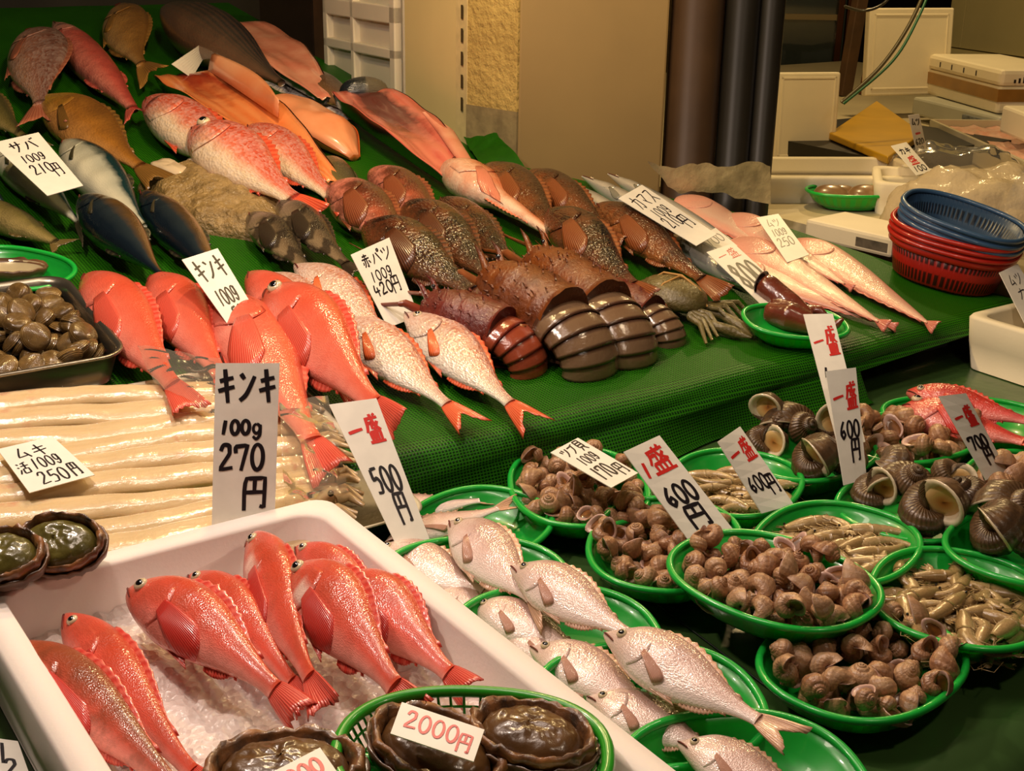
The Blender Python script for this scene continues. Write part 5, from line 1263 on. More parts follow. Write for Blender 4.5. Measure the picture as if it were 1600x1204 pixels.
# small orange starfish like bit
# ------------------------------------------------------------------ left: squid rows, steel tray, abalone
SQM = NT('pale_squid_skin')
def _sq():
    t = SQM; uv, u, v = t.uv(); ob = t.obj(); w_ = t.wave(t.scale(uv, (.05, 1, 1)), 2.0, 2, 'Y'); n = t.noise(t.scale(ob, (1, 6, 1)), 14, 5)
    c = t.mix(n, rgba((228, 206, 164)), rgba((204, 172, 124))); c = t.mix(t.ramp(t.noise(ob, 26, 3), [(.62, (0, 0, 0, 1)), (.75, (.6, .6, .6, 1))]), c, rgba((200, 110, 90)))
    t.set(Base_Color=c, Roughness=.24, Coat_Weight=.7, Coat_Roughness=.12); t.b.inputs['Subsurface Weight'].default_value = .15; t.b.inputs['Subsurface Radius'].default_value = (.01, .006, .003); t.b.inputs['Subsurface Scale'].default_value = 1
    t.bump(t.math('ADD', t.math('ADD', n, w_), t.math('MULTIPLY', t.noise(ob, 70, 4), 1.5)), .35, .002); return t.m
SQM = _sq(); SQT = plain('tan_squid_arms', (214, 182, 136), .3, coat=.6, var=.3, vscale=30)
t = thing('squid_tray', 'shallow white tray under the rows of pale squid', 'tray', None, frame=frame(P3(.42, 1.70, 0), (1, 0, 0), UP.n))
m = loft([rr_ring(.43, .25, .03, .001), rr_ring(.445, .265, .03, .014), rr_ring(.44, .26, .03, .014), rr_ring(.43, .25, .03, .005)], True, True); m.build('tray_shell', FOAMW, t)
SQL = [((-90, 640), (372, 604)), ((-90, 668), (430, 622)), ((-90, 697), (470, 642)), ((-90, 727), (490, 664)), ((-90, 757), (505, 690)), ((-90, 790), (520, 716)), ((-90, 824), (528, 744)), ((-90, 858), (530, 774)), ((-90, 895), (520, 806)), ((-90, 932), (505, 838))]
SQLAB = ['farthest row, next to the steel tray', 'second row from the steel tray', 'third row from the steel tray', 'fourth row, just behind the small price card', 'fifth row, under the upper edge of the price card', 'sixth row, under the middle of the price card', 'seventh row, under the lower edge of the price card', 'eighth row, just in front of the price card', 'ninth row, behind the far wall of the foam box', 'nearest row, against the foam box and the abalone']
for k, (A, B) in enumerate(SQL):
    a, b = hit(*A, UP, .022), hit(*B, UP, .022); L = (b - a).length; t = thing('squid', 'long pale squid, ' + SQLAB[k], 'squid', 'rows of pale squid', frame=frame(a - UP.n * .016, b - a, UP.n)); W = .026 + .004 * rnd.random()
    m = MB(); rows = []; uv = []
    for i in range(49):
        q = i / 48; w2 = W * (1 - .5 * max(0, (q - .9) / .1) ** 2) * (1 + .08 * math.sin(q * 9 + k * 2)); yo = .010 * math.sin(q * 5 + k * 1.3) + .006 * noise.noise(Vector((q * 7, k, 0)))
        rows.append([Vector((q * L, yo + w2 * math.cos(2 * math.pi * j / 16), .013 + .017 * (1 + .2 * noise.noise(Vector((q * 9, k * 3, 1)))) * math.sin(2 * math.pi * j / 16) * (abs(math.sin(2 * math.pi * j / 16)) ** -.2 if j % 8 else 1))) for j in range(16)]); uv.append([(q * 8, j / 16) for j in range(16)])
    ids = m.grid(rows, close_v=True, uvs=uv); m.face(list(reversed(ids[0]))); m.face(ids[-1]); m.build('mantle', SQM, t, subsurf=1)
    m = MB()
    for j in range(3):
        f = (j - 1) * .8; e = rnd.uniform(-.4, .4); m.tube([(L * .985, f * W * .5, .016), (L + .012, f * W * .55 + .003, .018 + .006 * (j % 2)), (L + .028 + .012 * rnd.random(), (f * .7 + e) * W, .010)], [.008, .007, .003], 6)
    m.build('arms', SQT, t)
    m = MB(); m.ball((L * .97, -W * .35, .028), .005, 8, 6); m.build('eye', PUPIL, t)
card('small price card lying on the pale squid, left', [(-4, 702), (82, 682), (148, 742), (46, 770)], (.052, .050), [('ムキ', .16, .08, .6, .26, INK, .9), ('活', .06, .38, .22, .26, INK, .8), ('100g', .3, .36, .5, .24, INK, .8), ('250', .25, .66, .46, .28, INK, .9), ('円', .74, .62, .18, .32, INK, .9)], lw=.0014)
# steel tray of clams
STEEL = plain('brushed_steel', (150, 142, 126), .3, .5, metal=.9, var=.1, vscale=6)
a, b, c2 = hit(205, 548, UP, .06), hit(100, 432, UP, .06), hit(-60, 596, UP, .06)
fr = frame(P3(0, 0), (1, 0, 0), UP.n); inv = fr.inverted(); A, B, C2 = inv @ a, inv @ b, inv @ c2
x1 = (A.x + B.x) / 2; y0, y1 = A.y - .01, B.y + .01; x0 = x1 - .42
FT = frame(fr @ Vector(((x0 + x1) / 2, (y0 + y1) / 2, .002)), (1, 0, 0), UP.n); hx, hy = (x1 - x0) / 2, (y1 - y0) / 2
t = thing('steel_tray', 'rectangular steel tray full of clams, left edge', 'tray', None, frame=FT)
m = loft([rr_ring(hx - .02, hy - .02, .03, 0), rr_ring(hx - .008, hy - .008, .04, .052), rr_ring(hx, hy, .045, .056), rr_ring(hx, hy, .045, .060), rr_ring(hx - .006, hy - .006, .04, .060), rr_ring(hx - .012, hy - .012, .038, .052), rr_ring(hx - .024, hy - .024, .028, .004)], True, True); m.build('tray_shell', STEEL, t)
r_ = random.Random(5)
for p in heap_spots(hx * .9, hy * 1.15, .046, 60, r_, .004, 2, .86):
    p.x += hx * .36
    p = Vector((max(-hx + .045, min(hx - .045, p.x)), max(-hy + .04, min(hy - .04, p.y)), p.z - .002))
    s_ = r_.uniform(.042, .052); clam('brown banded clam in the steel tray', 'clams in the steel tray', FT @ Matrix.Translation(p) @ Matrix.Rotation(r_.uniform(0, 6.3), 4, 'Z') @ Matrix.Rotation(R(r_.uniform(-55, 55)), 4, 'X') @ Matrix.Rotation(R(r_.uniform(-50, 50)), 4, 'Y') @ Matrix.Scale(s_, 4), 0 if r_.random() < .8 else 9)
T_, frt, a_, b_, h_ = tray('green oval tray with a large open shell behind the steel tray, left edge', (18, 418), .115, .09, -50, .002, .045, pl=UP)
abalone('large shell with a pearly rim on the green tray behind the steel tray', frt @ Matrix.Translation((-.01, -.005, .012)) @ Matrix.Rotation(R(30), 4, 'Z') @ Matrix.Rotation(R(-10), 4, 'X'), .07, .056, 5, name='open_shell', empty=True)
OLF = plain('olive_abalone_flesh', (104, 96, 40), .3, col2=(66, 58, 24), vscale=20, coat=.5, bump=.4, bscale=40, bdist=.004)
p = hit(105, 862, zplane(.92)); abalone('olive abalone lying on the squid by the far wall of the foam box', Matrix.Translation((p.x, p.y + .01, .905)) @ Matrix.Rotation(R(-38), 4, 'Z') @ Matrix.Rotation(R(32), 4, 'X'), .058, .042, 7, fm=OLF)
p = hit(10, 895, zplane(.91)); abalone('abalone at the left edge beside the corner of the foam box', Matrix.Translation((p.x, p.y, .905)) @ Matrix.Rotation(R(-38), 4, 'Z') @ Matrix.Rotation(R(22), 4, 'X'), .055, .042, 8, fm=OLF)
# plastic film
FILM = NT('clear_plastic_film')
def _film():
    t = FILM; tr = t.new('ShaderNodeBsdfTransparent'); tr.inputs[0].default_value = (.93, .9, .84, 1); gl = t.new('ShaderNodeBsdfGlossy'); gl.inputs['Roughness'].default_value = .12; df = t.new('ShaderNodeBsdfDiffuse'); df.inputs[0].default_value = (.75, .68, .55, 1)
    fr_ = t.new('ShaderNodeFresnel'); fr_.inputs[0].default_value = 1.12; a = t.new('ShaderNodeMixShader'); b = t.new('ShaderNodeMixShader'); b.inputs[0].default_value = .10
    t.l.new(fr_.outputs[0], a.inputs[0]); t.l.new(tr.outputs[0], a.inputs[1]); t.l.new(gl.outputs[0], a.inputs[2]); t.l.new(a.outputs[0], b.inputs[1]); t.l.new(df.outputs[0], b.inputs[2]); t.l.new(b.outputs[0], t.out.inputs[0]); return t.m
FILM = _film()
def film(name, label, quad, hs, amp, pl=UP, seed=0, n=30, mt=None, cat='plastic wrap', fq=16):
    c = [hit(*q, pl, h) for q, h in zip(quad, hs)]; rows = []
    for i in range(n + 1):
        r = []
        for j in range(n + 1):
            p = c[0].lerp(c[1], i / n).lerp(c[3].lerp(c[2], i / n), j / n); k = noise.noise(p * fq + Vector((seed, 0, 0))) + .5 * abs(noise.noise(p * fq * 2.3 + Vector((0, seed, 0)))); r.append(p + pl.n * amp * k)
        rows.append(r)
    m = MB(); m.grid(rows); return tag(m.build(name, mt or FILM), label, cat)
film('plastic_film', 'crumpled clear plastic film over the squid ends left of the tall price card', [(215, 545), (345, 560), (360, 668), (240, 600)], (.06, .07, .05, .05), .014, seed=1)
film('plastic_film', 'clear plastic film standing over the squid right of the tall price card', [(436, 626), (512, 618), (545, 770), (445, 790)], (.07, .07, .045, .06), .012, seed=2)
# ------------------------------------------------------------------ price cards
card('tall white card for the red rockfish, upright in the foam box, 270 yen', [(337, 567), (437, 567), (428, 850), (330, 856)], (1.085, .855), [('キンキ', .02, .03, .96, .19, INK, 1.7), ('100', .08, .31, .5, .08, INK, 1.5), ('g', .58, .33, .2, .09, INK, 1.2), ('270', .08, .44, .74, .15, INK, 1.6), ('円', .42, .62, .5, .19, INK, 1.6)], pl=zplane(0), lw=.0018)
card('white card with red mark and 500 yen behind the foam box', [(514, 632), (588, 622), (674, 850), (624, 862)], (.995, .83), [('一盛', .08, .10, .82, .20, RED, 1.5), ('500', .14, .45, .72, .18, INK, 1.5), ('円', .40, .63, .42, .22, INK, 1.5)], pl=zplane(0), lw=.0017)
card('large white card with red mark and 600 yen over the whelks', [(974, 706), (1030, 680), (1146, 828), (1080, 850)], (.945, .835), [('1', .02, .16, .3, .16, RED, 1.7), ('盛', .28, .06, .64, .26, RED, 1.5), ('600', .12, .44, .76, .2, INK, 1.7), ('円', .22, .66, .6, .24, INK, 1.7)], pl=zplane(0), lw=.0018)
card('narrow white card with red mark and 600 yen by the shrimp', [(1121, 690), (1156, 666), (1240, 788), (1190, 802)], (.93, .835), [('一盛', .05, .10, .9, .28, RED, 1.3), ('600', .10, .54, .62, .2, INK, 1.3), ('円', .62, .58, .36, .26, INK, 1.2)], pl=zplane(0), lw=.0017)
card('tall upper card of the double card, only a red mark visible', [(1255, 491), (1301, 490), (1352, 690), (1310, 700)], (1.02, .865), [('一盛', .05, .10, .9, .24, RED, 1.3), ('1', .1, .42, .3, .08, INK, 1.2)], pl=zplane(0), lw=.0017)
card('lower card of the double card with red mark and 600 yen', [(1290, 580), (1337, 574), (1354, 748), (1318, 758)], (.985, .835), [('一盛', .05, .12, .92, .25, RED, 1.3), ('600', .16, .46, .76, .16, INK, 1.3), ('円', .46, .62, .44, .22, INK, 1.3)], pl=zplane(0), lw=.0017)
card('white card with red mark and 700 yen before the red fish', [(1466, 619), (1509, 614), (1573, 734), (1540, 750)], (.96, .835), [('一盛', .08, .14, .84, .26, RED, 1.3), ('700', .14, .50, .72, .17, INK, 1.3), ('円', .42, .66, .44, .22, INK, 1.3)], pl=zplane(0), lw=.0017)
card('white card lying on whelks, 170 yen', [(860, 707), (903, 684), (997, 739), (955, 762)], (.893, .882), [('ツブ', .12, .04, .5, .2, INK, 1), ('貝', .64, .02, .28, .24, INK, 1), ('100g', .2, .30, .6, .2, INK, .9), ('170', .1, .56, .55, .3, INK, 1.3), ('円', .66, .66, .3, .28, INK, 1)], pl=zplane(0), lw=.0015)
card('white card at the left edge for the mackerel, 210 yen', [(-14, 224), (60, 207), (130, 290), (74, 306)], (.14, .11), [('サバ', .2, .06, .6, .2, INK, 1.2), ('100g', .2, .32, .55, .14, INK, 1), ('210', .2, .5, .5, .18, INK, 1.2), ('円', .62, .54, .26, .24, INK, 1.1)], lw=.0018)
card('white card for orange red rockfish, 500 yen, behind their heads', [(284, 406), (340, 388), (444, 560), (408, 580)], (.145, .05), [('キンキ', .08, .04, .86, .2, INK, 1.3), ('100g', .16, .32, .66, .14, INK, 1.1), ('500', .34, .48, .56, .16, INK, 1.3), ('円', .58, .62, .32, .16, INK, 1.2)], lw=.0018)
card('white card with 420 yen standing between the silver pink fish and the dark rockfish', [(548, 398), (608, 371), (654, 494), (606, 512)], (.11, .02), [('赤パツ', .12, .06, .78, .18, INK, 1), ('100g', .16, .30, .6, .14, INK, 1), ('420', .1, .46, .52, .16, INK, 1.2), ('円', .58, .44, .28, .22, INK, 1.1)], lw=.0018)
card('white card for the slim silver fish, 210 yen', [(966, 310), (1003, 289), (1120, 366), (1088, 384)], (.105, .085), [('カマス', .1, .06, .84, .24, INK, 1.1), ('100g', .18, .34, .6, .16, INK, 1), ('210', .12, .50, .5, .2, INK, 1.2), ('円', .56, .56, .34, .24, INK, 1.2)], lw=.0018)
card('small card mostly hidden between the 210 yen and 800 yen cards', [(1088, 372), (1118, 356), (1152, 384), (1122, 400)], (.055, .05), [('100', .1, .2, .8, .4, INK, .9)], lw=.0015)
card('white card with big bold 800 leaning on the tray of the tubular creature', [(1104, 394), (1146, 380), (1240, 466), (1196, 482)], (.075, .04), [('一盛', .12, .05, .76, .16, RED, .7), ('800', .06, .28, .88, .44, INK, 2.4), ('円', .3, .78, .4, .18, INK, 1.2)], lw=.0018)
card('small white card among the pale pink fish', [(1182, 340), (1216, 334), (1264, 398), (1230, 410)], (.065, .045), [('ムツ', .2, .08, .6, .2, INK, .8), ('100g', .16, .32, .66, .16, INK, .8), ('250', .14, .52, .7, .2, INK, .9)], lw=.0016)
card('blank white card bent over the head of the split salmon', [(268, 100), (312, 70), (322, 84), (300, 122)], (.10, .06), [], lw=.0016)
card('white card at the right edge in front of the baskets', [(1561, 426), (1590, 412), (1640, 500), (1604, 512)], (.09, .02), [('ムツ', .2, .1, .6, .22, INK, .9), ('カ', .3, .36, .4, .2, INK, .9), ('円', .4, .62, .4, .22, INK, .9)], lw=.0016)
# ------------------------------------------------------------------ basket stacks
def colander(label, fr, hx, hy, h, mt, group):
    t = thing('oval_colander', label, 'basket', group, frame=fr)
    m = loft([se_ring(hx * q, hy * q, z, 64, .8) for q, z in ((.3, 0), (.76, 0), (.82, .006), (.96, h - .004), (.94, h - .004), (.79, .008), (.5, .006), (.3, .006))], True, True); m.build('mesh_bowl', mt[0], t)
    base = se_ring(hx, hy, h, 64, .8); rows = []
    for p in base:
        rad = Vector((p.x, p.y, 0)).normalized(); rows.append([p + rad * .0065 * math.cos(2 * math.pi * j / 8) + Vector((0, 0, .006 * math.sin(2 * math.pi * j / 8))) for j in range(8)])
    m = MB(); m.grid(rows, close_u=True, close_v=True, flip=True); m.build('rim', mt[1], t)
    m = loft([se_ring(hx * .965, hy * .965, h - .022, 64, .8), se_ring(hx * 1.0, hy * 1.0, h - .018, 64, .8), se_ring(hx * 1.0, hy * 1.0, h - .006, 64, .8), se_ring(hx * .97, hy * .97, h - .003, 64, .8)]); m.build('rim_skirt', mt[1], t)
def col_mat(name, c1, c2):
    t = NT(name); uv, u, v = t.uv(); a_ = t.wave(uv, 26, 0, 'X'); b2 = t.wave(uv, 4, 0, 'Y'); h = t.math('MAXIMUM', a_, b2); f = t.ramp(h, [(.5, (0, 0, 0, 1)), (.75, (1, 1, 1, 1))]); t.set(Base_Color=t.mix(f, rgba(c2), rgba(c1)), Roughness=.4); t.bump(h, .5, .002); return t.m
REDC = (col_mat('red_colander_mesh', (160, 24, 14), (60, 8, 6)), plain('red_colander_rim', (170, 30, 18), .35, coat=.3)); BLUC = (col_mat('blue_colander_mesh', (36, 62, 92), (14, 26, 44)), plain('blue_colander_rim', (52, 82, 116), .35, coat=.3))
c = hit(1474, 436, UP, .0)
BF = frame(c, (.45, -1, 0), UP.n)
for k in range(6):
    h = .095 if k < 3 else .085; z = .003 + (.014 * k if k < 3 else .040 + .015 * (k - 3))
    lab = ['red plastic colander at the bottom of the stack, right', 'red plastic colander second from the bottom of the stack', 'red plastic colander just below the blue ones', 'blue plastic colander just above the red ones', 'blue plastic colander second from the top of the stack', 'blue plastic colander on top of the stack, right'][k]
    colander(lab, BF @ Matrix.Translation((0, 0, z)) @ Matrix.Rotation(R((5 if k > 2 else 0)), 4, 'Y'), .143 - (.005 if k > 2 else 0), .113 - (.004 if k > 2 else 0), h, REDC if k < 3 else BLUC, 'stacked colanders')
# plastic sheet at the back, behind the silver fish
WRAP = plain('cloudy_plastic_sheet', (196, 178, 130), .3, col2=(140, 128, 90), vscale=14, coat=.5, bump=.5, bscale=12, bdist=.02)
film('plastic_sheet', 'crumpled cloudy plastic sheet at the foot of the pipes', [(1010, 262), (1204, 258), (1206, 312), (1060, 304)], (.09, .10, .02, .02), .03, seed=4, mt=WRAP, fq=9)
film('folded_net', 'loose corner of green net folded up against the pillar', [(722, 214), (776, 210), (840, 280), (770, 292)], (.01, .06, .03, .01), .02, seed=5, mt=NETM, cat='net', fq=8)
# ------------------------------------------------------------------ right background
ZR = zplane(.93); ZB = zplane(1.06)
def pbox(name, label, p0, p1, depth, h, mt, pl, cat='box', parent=None, bevel=.008, z=0, lid=None):
    a, b = hit(*p0, pl), hit(*p1, pl); d = (b - a); L = d.length; d.normalize(); n = Vector((-d.y, d.x, 0)); n = n if n.dot(a - CAM) > 0 else -n
    fr = frame(a + Vector((0, 0, z)), d, (0, 0, 1)); sg = 1 if (fr.to_3x3() @ Vector((0, 1, 0))).dot(n) > 0 else -1
    t = thing(name, label, cat, None, frame=fr); m = MB(); m.box((0, min(0, sg * depth), 0), (L, max(0, sg * depth), h)); m.build('shell', mt, t, smooth=False, bevel=bevel); return t, fr, L, sg
m = MB(); m.box((2.54, 1.3, .86), (6.0, 5.2, .905)); t = thing('side_table', 'table beside the sloping one carrying white foam boxes, right', 'table'); m.build('table_board', plain('pale_side_table', (200, 186, 150), .5, var=.1, vscale=3), t, smooth=False)
for x in (2.8, 5.8):
    for y in (2.0, 5.0):
        m = MB(); m.box((x - .04, y - .04, 0), (x + .04, y + .04, .86)); m.build('leg', DARKM, t, smooth=False)
def openbox(label, cpx, hx, hy, h, rot, pl, wall=.03, name='foam_box'):
    c = hit(*cpx, pl); return foam_box(label, Matrix.Translation(c) @ Matrix.Rotation(R(rot), 4, 'Z'), hx, hy, h, wall, mt=FOAMW, name=name)
SZ = .905
def zp(z): return zplane(z)
def vboard(name, label, p0, p1, hpx, pl, mt, th=.035, lean=0.0, bevel=.006, cat='board', recess=True):
    """upright board: base edge p0-p1, height given in pixels at its place"""
    a, b = hit(*p0, pl), hit(*p1, pl); d = b - a; L = d.length; d.normalize(); n = Vector((-d.y, d.x, 0)); n = n if n.dot(a - CAM) > 0 else -n
    k = (proj(a) - proj(a + Vector((0, 0, .1)))).length / .1; H_ = hpx / k
    up = (Vector((0, 0, 1)) + n * lean).normalized(); fr = frame(a, d, up); sg = 1 if (fr.to_3x3() @ Vector((0, 1, 0))).dot(n) > 0 else -1
    t = thing(name, label, cat, None, frame=fr); m = MB(); m.box((0, min(0, sg * th), 0), (L, max(0, sg * th), H_)); m.build('panel', mt, t, smooth=False, bevel=bevel)
    if recess:
        m = MB(); e = .06 * L; w2 = .008
        for lo, hi in (((e, e), (L - e, e + w2)), ((e, H_ - e - w2), (L - e, H_ - e)), ((e, e), (e + w2, H_ - e)), ((L - e - w2, e), (L - e, H_ - e))):
            m.box((lo[0], min(-sg * .0025, sg * .002), lo[1]), (hi[0], max(-sg * .0025, sg * .002), hi[1]))
        m.build('raised_border', mt, t, smooth=False, bevel=.002)
    return t
LIDM = FOAMW
vboard('white_foam_sheet', 'white foam lid standing upright right of the pipes', (1208, 252), (1304, 250), 136, zp(SZ), LIDM, lean=.06)
vboard('white_foam_sheet', 'large white foam lid leaning at the back between the hoses and the taped box', (1352, 150), (1482, 147), 136, zp(1.0), LIDM, lean=.10)
# dark rack carrying the lid and the yellow board
m = MB(); a, b, c, d = hit(1296, 206, zp(1.0)), hit(1388, 244, zp(1.0)), hit(1442, 206, zp(1.0)), hit(1370, 156, zp(1.0))
t = thing('yellow_cutting_board', 'flat yellow board behind the upright foam lid', 'board'); q = [a, b, c, d]; q = q if (b - a).cross(d - a).z > 0 else q[::-1]
i = [m.vert((p.x, p.y, .975)) for p in q] + [m.vert((p.x, p.y, .998)) for p in q]; m.face((3, 2, 1, 0)); m.face((4, 5, 6, 7))
for k in range(4): m.face((k, (k + 1) % 4, 4 + (k + 1) % 4, 4 + k))
m.build('board', plain('yellow_plastic_board', (196, 150, 2), .45, var=.1, vscale=5), t, smooth=False, bevel=.004)
ctr = (a + b + c + d) / 4
t = thing('dark_rack', 'dark rack under the yellow board', 'rack', None, (ctr.x, ctr.y, SZ)); m = MB(); m.box((-.35, -.28, 0), (.35, .35, .066)); m.build('rack_body', DARKM, t, smooth=False)
# foam boxes near the table edge
c = hit(1300, 268, zp(SZ + .06)); foam_box('low white foam box behind the green tray with brown shells', Matrix.Translation((c.x, c.y, SZ)) @ Matrix.Rotation(R(-30), 4, 'Z'), .26, .17, .075, .03, mt=FOAMW)
c = hit(1462, 282, zp(SZ + .08)); foam_box('white foam box behind the plastic bag and the two price cards', Matrix.Translation((c.x, c.y, SZ)) @ Matrix.Rotation(R(-48), 4, 'Z'), .17, .14, .09, .025, mt=FOAMW)
pb, fr, L, sg = pbox('foam_slab', 'grubby white foam slab along the edge of the net, left of the colanders', (1256, 372), (1392, 404), .16, .05, FOAMW, zp(SZ), cat='foam slab')
m = MB(); m.box((L * .6, -sg * .0012, .012), (L * .95, sg * .004, .034)); m.build('torn_label', plain('torn_grey_label', (110, 100, 84), .6, var=.5, vscale=30), pb, smooth=False)
T_, fr, a_, b_, h_ = tray('green scalloped tray with brown shells on the side table', (1330, 298), .125, .085, -32, SZ + .005, .045)
SHB = plain('smooth_brown_shell', (110, 78, 46), .3, col2=(150, 120, 80), vscale=18, coat=.4)
for px, py, sc, lab in ((-.055, .0, .042, 'brown shell at the left in the far green tray'), (-.015, .025, .034, 'brown shell half hidden in the middle of the far green tray'), (.045, -.01, .046, 'brown shell at the right in the far green tray')):
    t = thing('brown_clam', lab, 'shellfish', 'brown shells on the far tray', frame=fr @ Matrix.Translation((px, py, .034)) @ Matrix.Rotation(R(20), 4, 'X'))
    for sg2 in (1, -1):
        m = MB(); rows = []
        for i in range(9):
            q = i / 8; rows.append([Vector((sc * 1.25 * q * math.cos(2 * math.pi * j / 24) - .2 * sc * (1 - q), sc * .9 * q * math.sin(2 * math.pi * j / 24), sg2 * (.001 + sc * .55 * math.sqrt(max(0, 1 - q ** 2))))) for j in range(24)])
        m.grid(rows, close_v=True, flip=sg2 > 0); m.build('valve', SHB, t)
# taped foam box on a grey crate
GRYC = plain('pale_grey_crate', (176, 176, 160), .45, var=.08, vscale=4)
def abox(name, label, c0, c1, c2px, z0, h, mt, cat='box'):
    """c0 near left, c1 near corner, c2 near right (base pixels)"""
    a, b, c = hit(*c0, zp(z0)), hit(*c1, zp(z0)), hit(*c2px, zp(z0)); d = a - b; L = d.length; d.normalize(); n = Vector((-d.y, d.x, 0)); n = n if n.dot(c - b) > 0 else -n; D = max(.25, (c - b).dot(n))
    fr = Matrix((d, n, Vector((0, 0, 1)))).transposed().to_4x4(); fr.translation = b; return thing(name, label, cat, None, frame=fr), L, D, h
t, L, D, h = abox('grey_crate', 'pale grey crate under the taped foam box', (1430, 178), (1560, 212), (1640, 190), .93, .07, GRYC)
m = MB(); m.box((-.02, -.02, 0), (L, D, h)); m.build('crate_body', GRYC, t, smooth=False, bevel=.01)
m = MB(); m.box((.05, -.028, .02), (.2, -.019, .05)); m.build('grey_label', plain('blue_grey_label', (120, 126, 130), .6, var=.4, vscale=60), t, smooth=False)
t, L, D, h = abox('taped_foam_box', 'white foam box closed with brown tape, upper right', (1446, 146), (1556, 178), (1640, 168), 1.002, .16, FOAMW)
m = MB(); m.box((0, 0, 0), (L, D, h * .62)); m.build('box_body', FOAMW, t, smooth=False, bevel=.012)
m = MB(); m.box((-.004, -.004, h * .62), (L + .004, D + .004, h)); m.build('box_lid', FOAMW, t, smooth=False, bevel=.016)
m = MB(); m.box((-.006, -.006, h * .28), (L + .002, D + .002, h * .56)); m.build('brown_tape', plain('brown_packing_tape', (150, 106, 40), .3, coat=.3, var=.15, vscale=10), t, smooth=False)
m = MB()
for k in range(7): m.box((-.0055, .05 + k * .018, h * .70), (-.0045, .058 + k * .018, h * (.78 + .03 * (k % 3))))
for k in range(4): m.box((L * (.3 + .17 * k), -.0055, h * .74), (L * (.3 + .17 * k) + .008, -.0045, h * (.86)))
m.build('ink_marks', INK, t, smooth=False)
# long clear tray with pink contents
CLR = plain('frosted_clear_plastic', (190, 180, 150), .25, coat=.4)
t, L, D, h = abox('long_tray', 'long pale tray with pink contents under film, right edge', (1448, 222), (1640, 318), (1700, 250), SZ, .085, CLR)
m = MB(); w2 = .012
for lo, hi in (((0, 0), (L, w2)), ((0, D - w2), (L, D)), ((0, 0), (w2, D)), ((L - w2, 0), (L, D))): m.box((lo[0], lo[1], 0), (hi[0], hi[1], h))
m.box((0, 0, 0), (L, D, .01)); m.build('tray_shell', CLR, t, smooth=False, bevel=.003)
m = MB(); rows = [[Vector((w2 + (L - 2 * w2) * i / 30, w2 + (D - 2 * w2) * j / 20, h * .72 + .02 * noise.noise(Vector((i * .5, j * .5, 2))))) for j in range(21)] for i in range(31)]; m.grid(rows); m.build('pink_contents', plain('pink_shrimp_mass', (214, 150, 126), .3, col2=(226, 190, 170), vscale=25, coat=.6, bump=.5, bscale=60), t)
t, L, D, h = abox('white_box', 'plain white box behind the long tray at the right edge', (1560, 206), (1640, 240), (1700, 215), 1.0, .09, FOAMW)
m = MB(); m.box((-.02, 0, 0), (L, D, h)); m.build('box_body', FOAMW, t, smooth=False, bevel=.01)
CLOUD = NT('cloudy_plastic_bag')
def _cl():
    t = CLOUD; tr = t.new('ShaderNodeBsdfTransparent'); tr.inputs[0].default_value = (.9, .85, .75, 1); a = t.new('ShaderNodeMixShader'); a.inputs[0].default_value = .62
    t.set(Base_Color=rgba((214, 196, 160)), Roughness=.22); t.l.new(tr.outputs[0], a.inputs[1]); t.l.new(t.b.outputs[0], a.inputs[2]); t.l.new(a.outputs[0], t.out.inputs[0]); t.bump(t.noise(t.obj(), 14, 4), .6, .02); return t.m
CLOUD = _cl()
def bag(name, label, cpx, z, rx, ry, rz, rot, seed, mt):
    c = hit(*cpx, zp(z + rz * .5)); m = MB(); rows = []
    for i in range(33):
        ph = math.pi / 2 * i / 32; r = []
        for j in range(48):
            th = 2 * math.pi * j / 48; p = Vector((rx * math.cos(ph) ** .6 * math.cos(th), ry * math.cos(ph) ** .6 * math.sin(th), rz * math.sin(ph))); k = noise.noise(p * 14 + Vector((seed, 0, 0))) * .16 + abs(noise.noise(p * 30)) * .10
            r.append(Vector((p.x * (1 + k * .5), p.y * (1 + k * .5), p.z * (1 + k))))
        rows.append(r)
    m.grid(rows, close_v=True); o = m.build(name, mt); o.matrix_world = Matrix.Translation((c.x, c.y, z)) @ Matrix.Rotation(R(rot), 4, 'Z'); return tag(o, label, 'bag')
bag('plastic_bag', 'big cloudy plastic bag behind the colanders', (1535, 322), SZ, .24, .17, .17, -40, 1, CLOUD)
bag('plastic_bag', 'crinkled clear bag with a red mark beside the long tray', (1490, 262), SZ, .22, .10, .12, -38, 2, FILM)
bag('blue_bag', 'scrap of blue plastic at the right edge', (1606, 296), SZ + .0, .05, .05, .10, 0, 3, plain('bright_blue_plastic', (30, 90, 170), .3, coat=.5))
card('upright card above the two-card foam box, red mark and 620 yen', [(1419, 180), (1436, 178), (1449, 238), (1433, 242)], (1.115, .985), [('ムツ', .1, .08, .8, .2, INK, .8), ('一', .2, .42, .6, .1, RED, 1.4), ('620', .1, .60, .8, .16, INK, .8), ('円', .3, .80, .5, .18, INK, .8)], pl=zplane(0), lw=.003)
t = card('white card on a folded stand leaning in the foam box behind the colanders', [(1392, 228), (1416, 222), (1456, 268), (1432, 274)], (1.06, 1.0), [('カキ', .14, .14, .72, .2, INK, .8), ('盛', .2, .42, .6, .28, RED, .8), ('100', .1, .74, .8, .18, INK, .8)], pl=zplane(0), lw=.003)
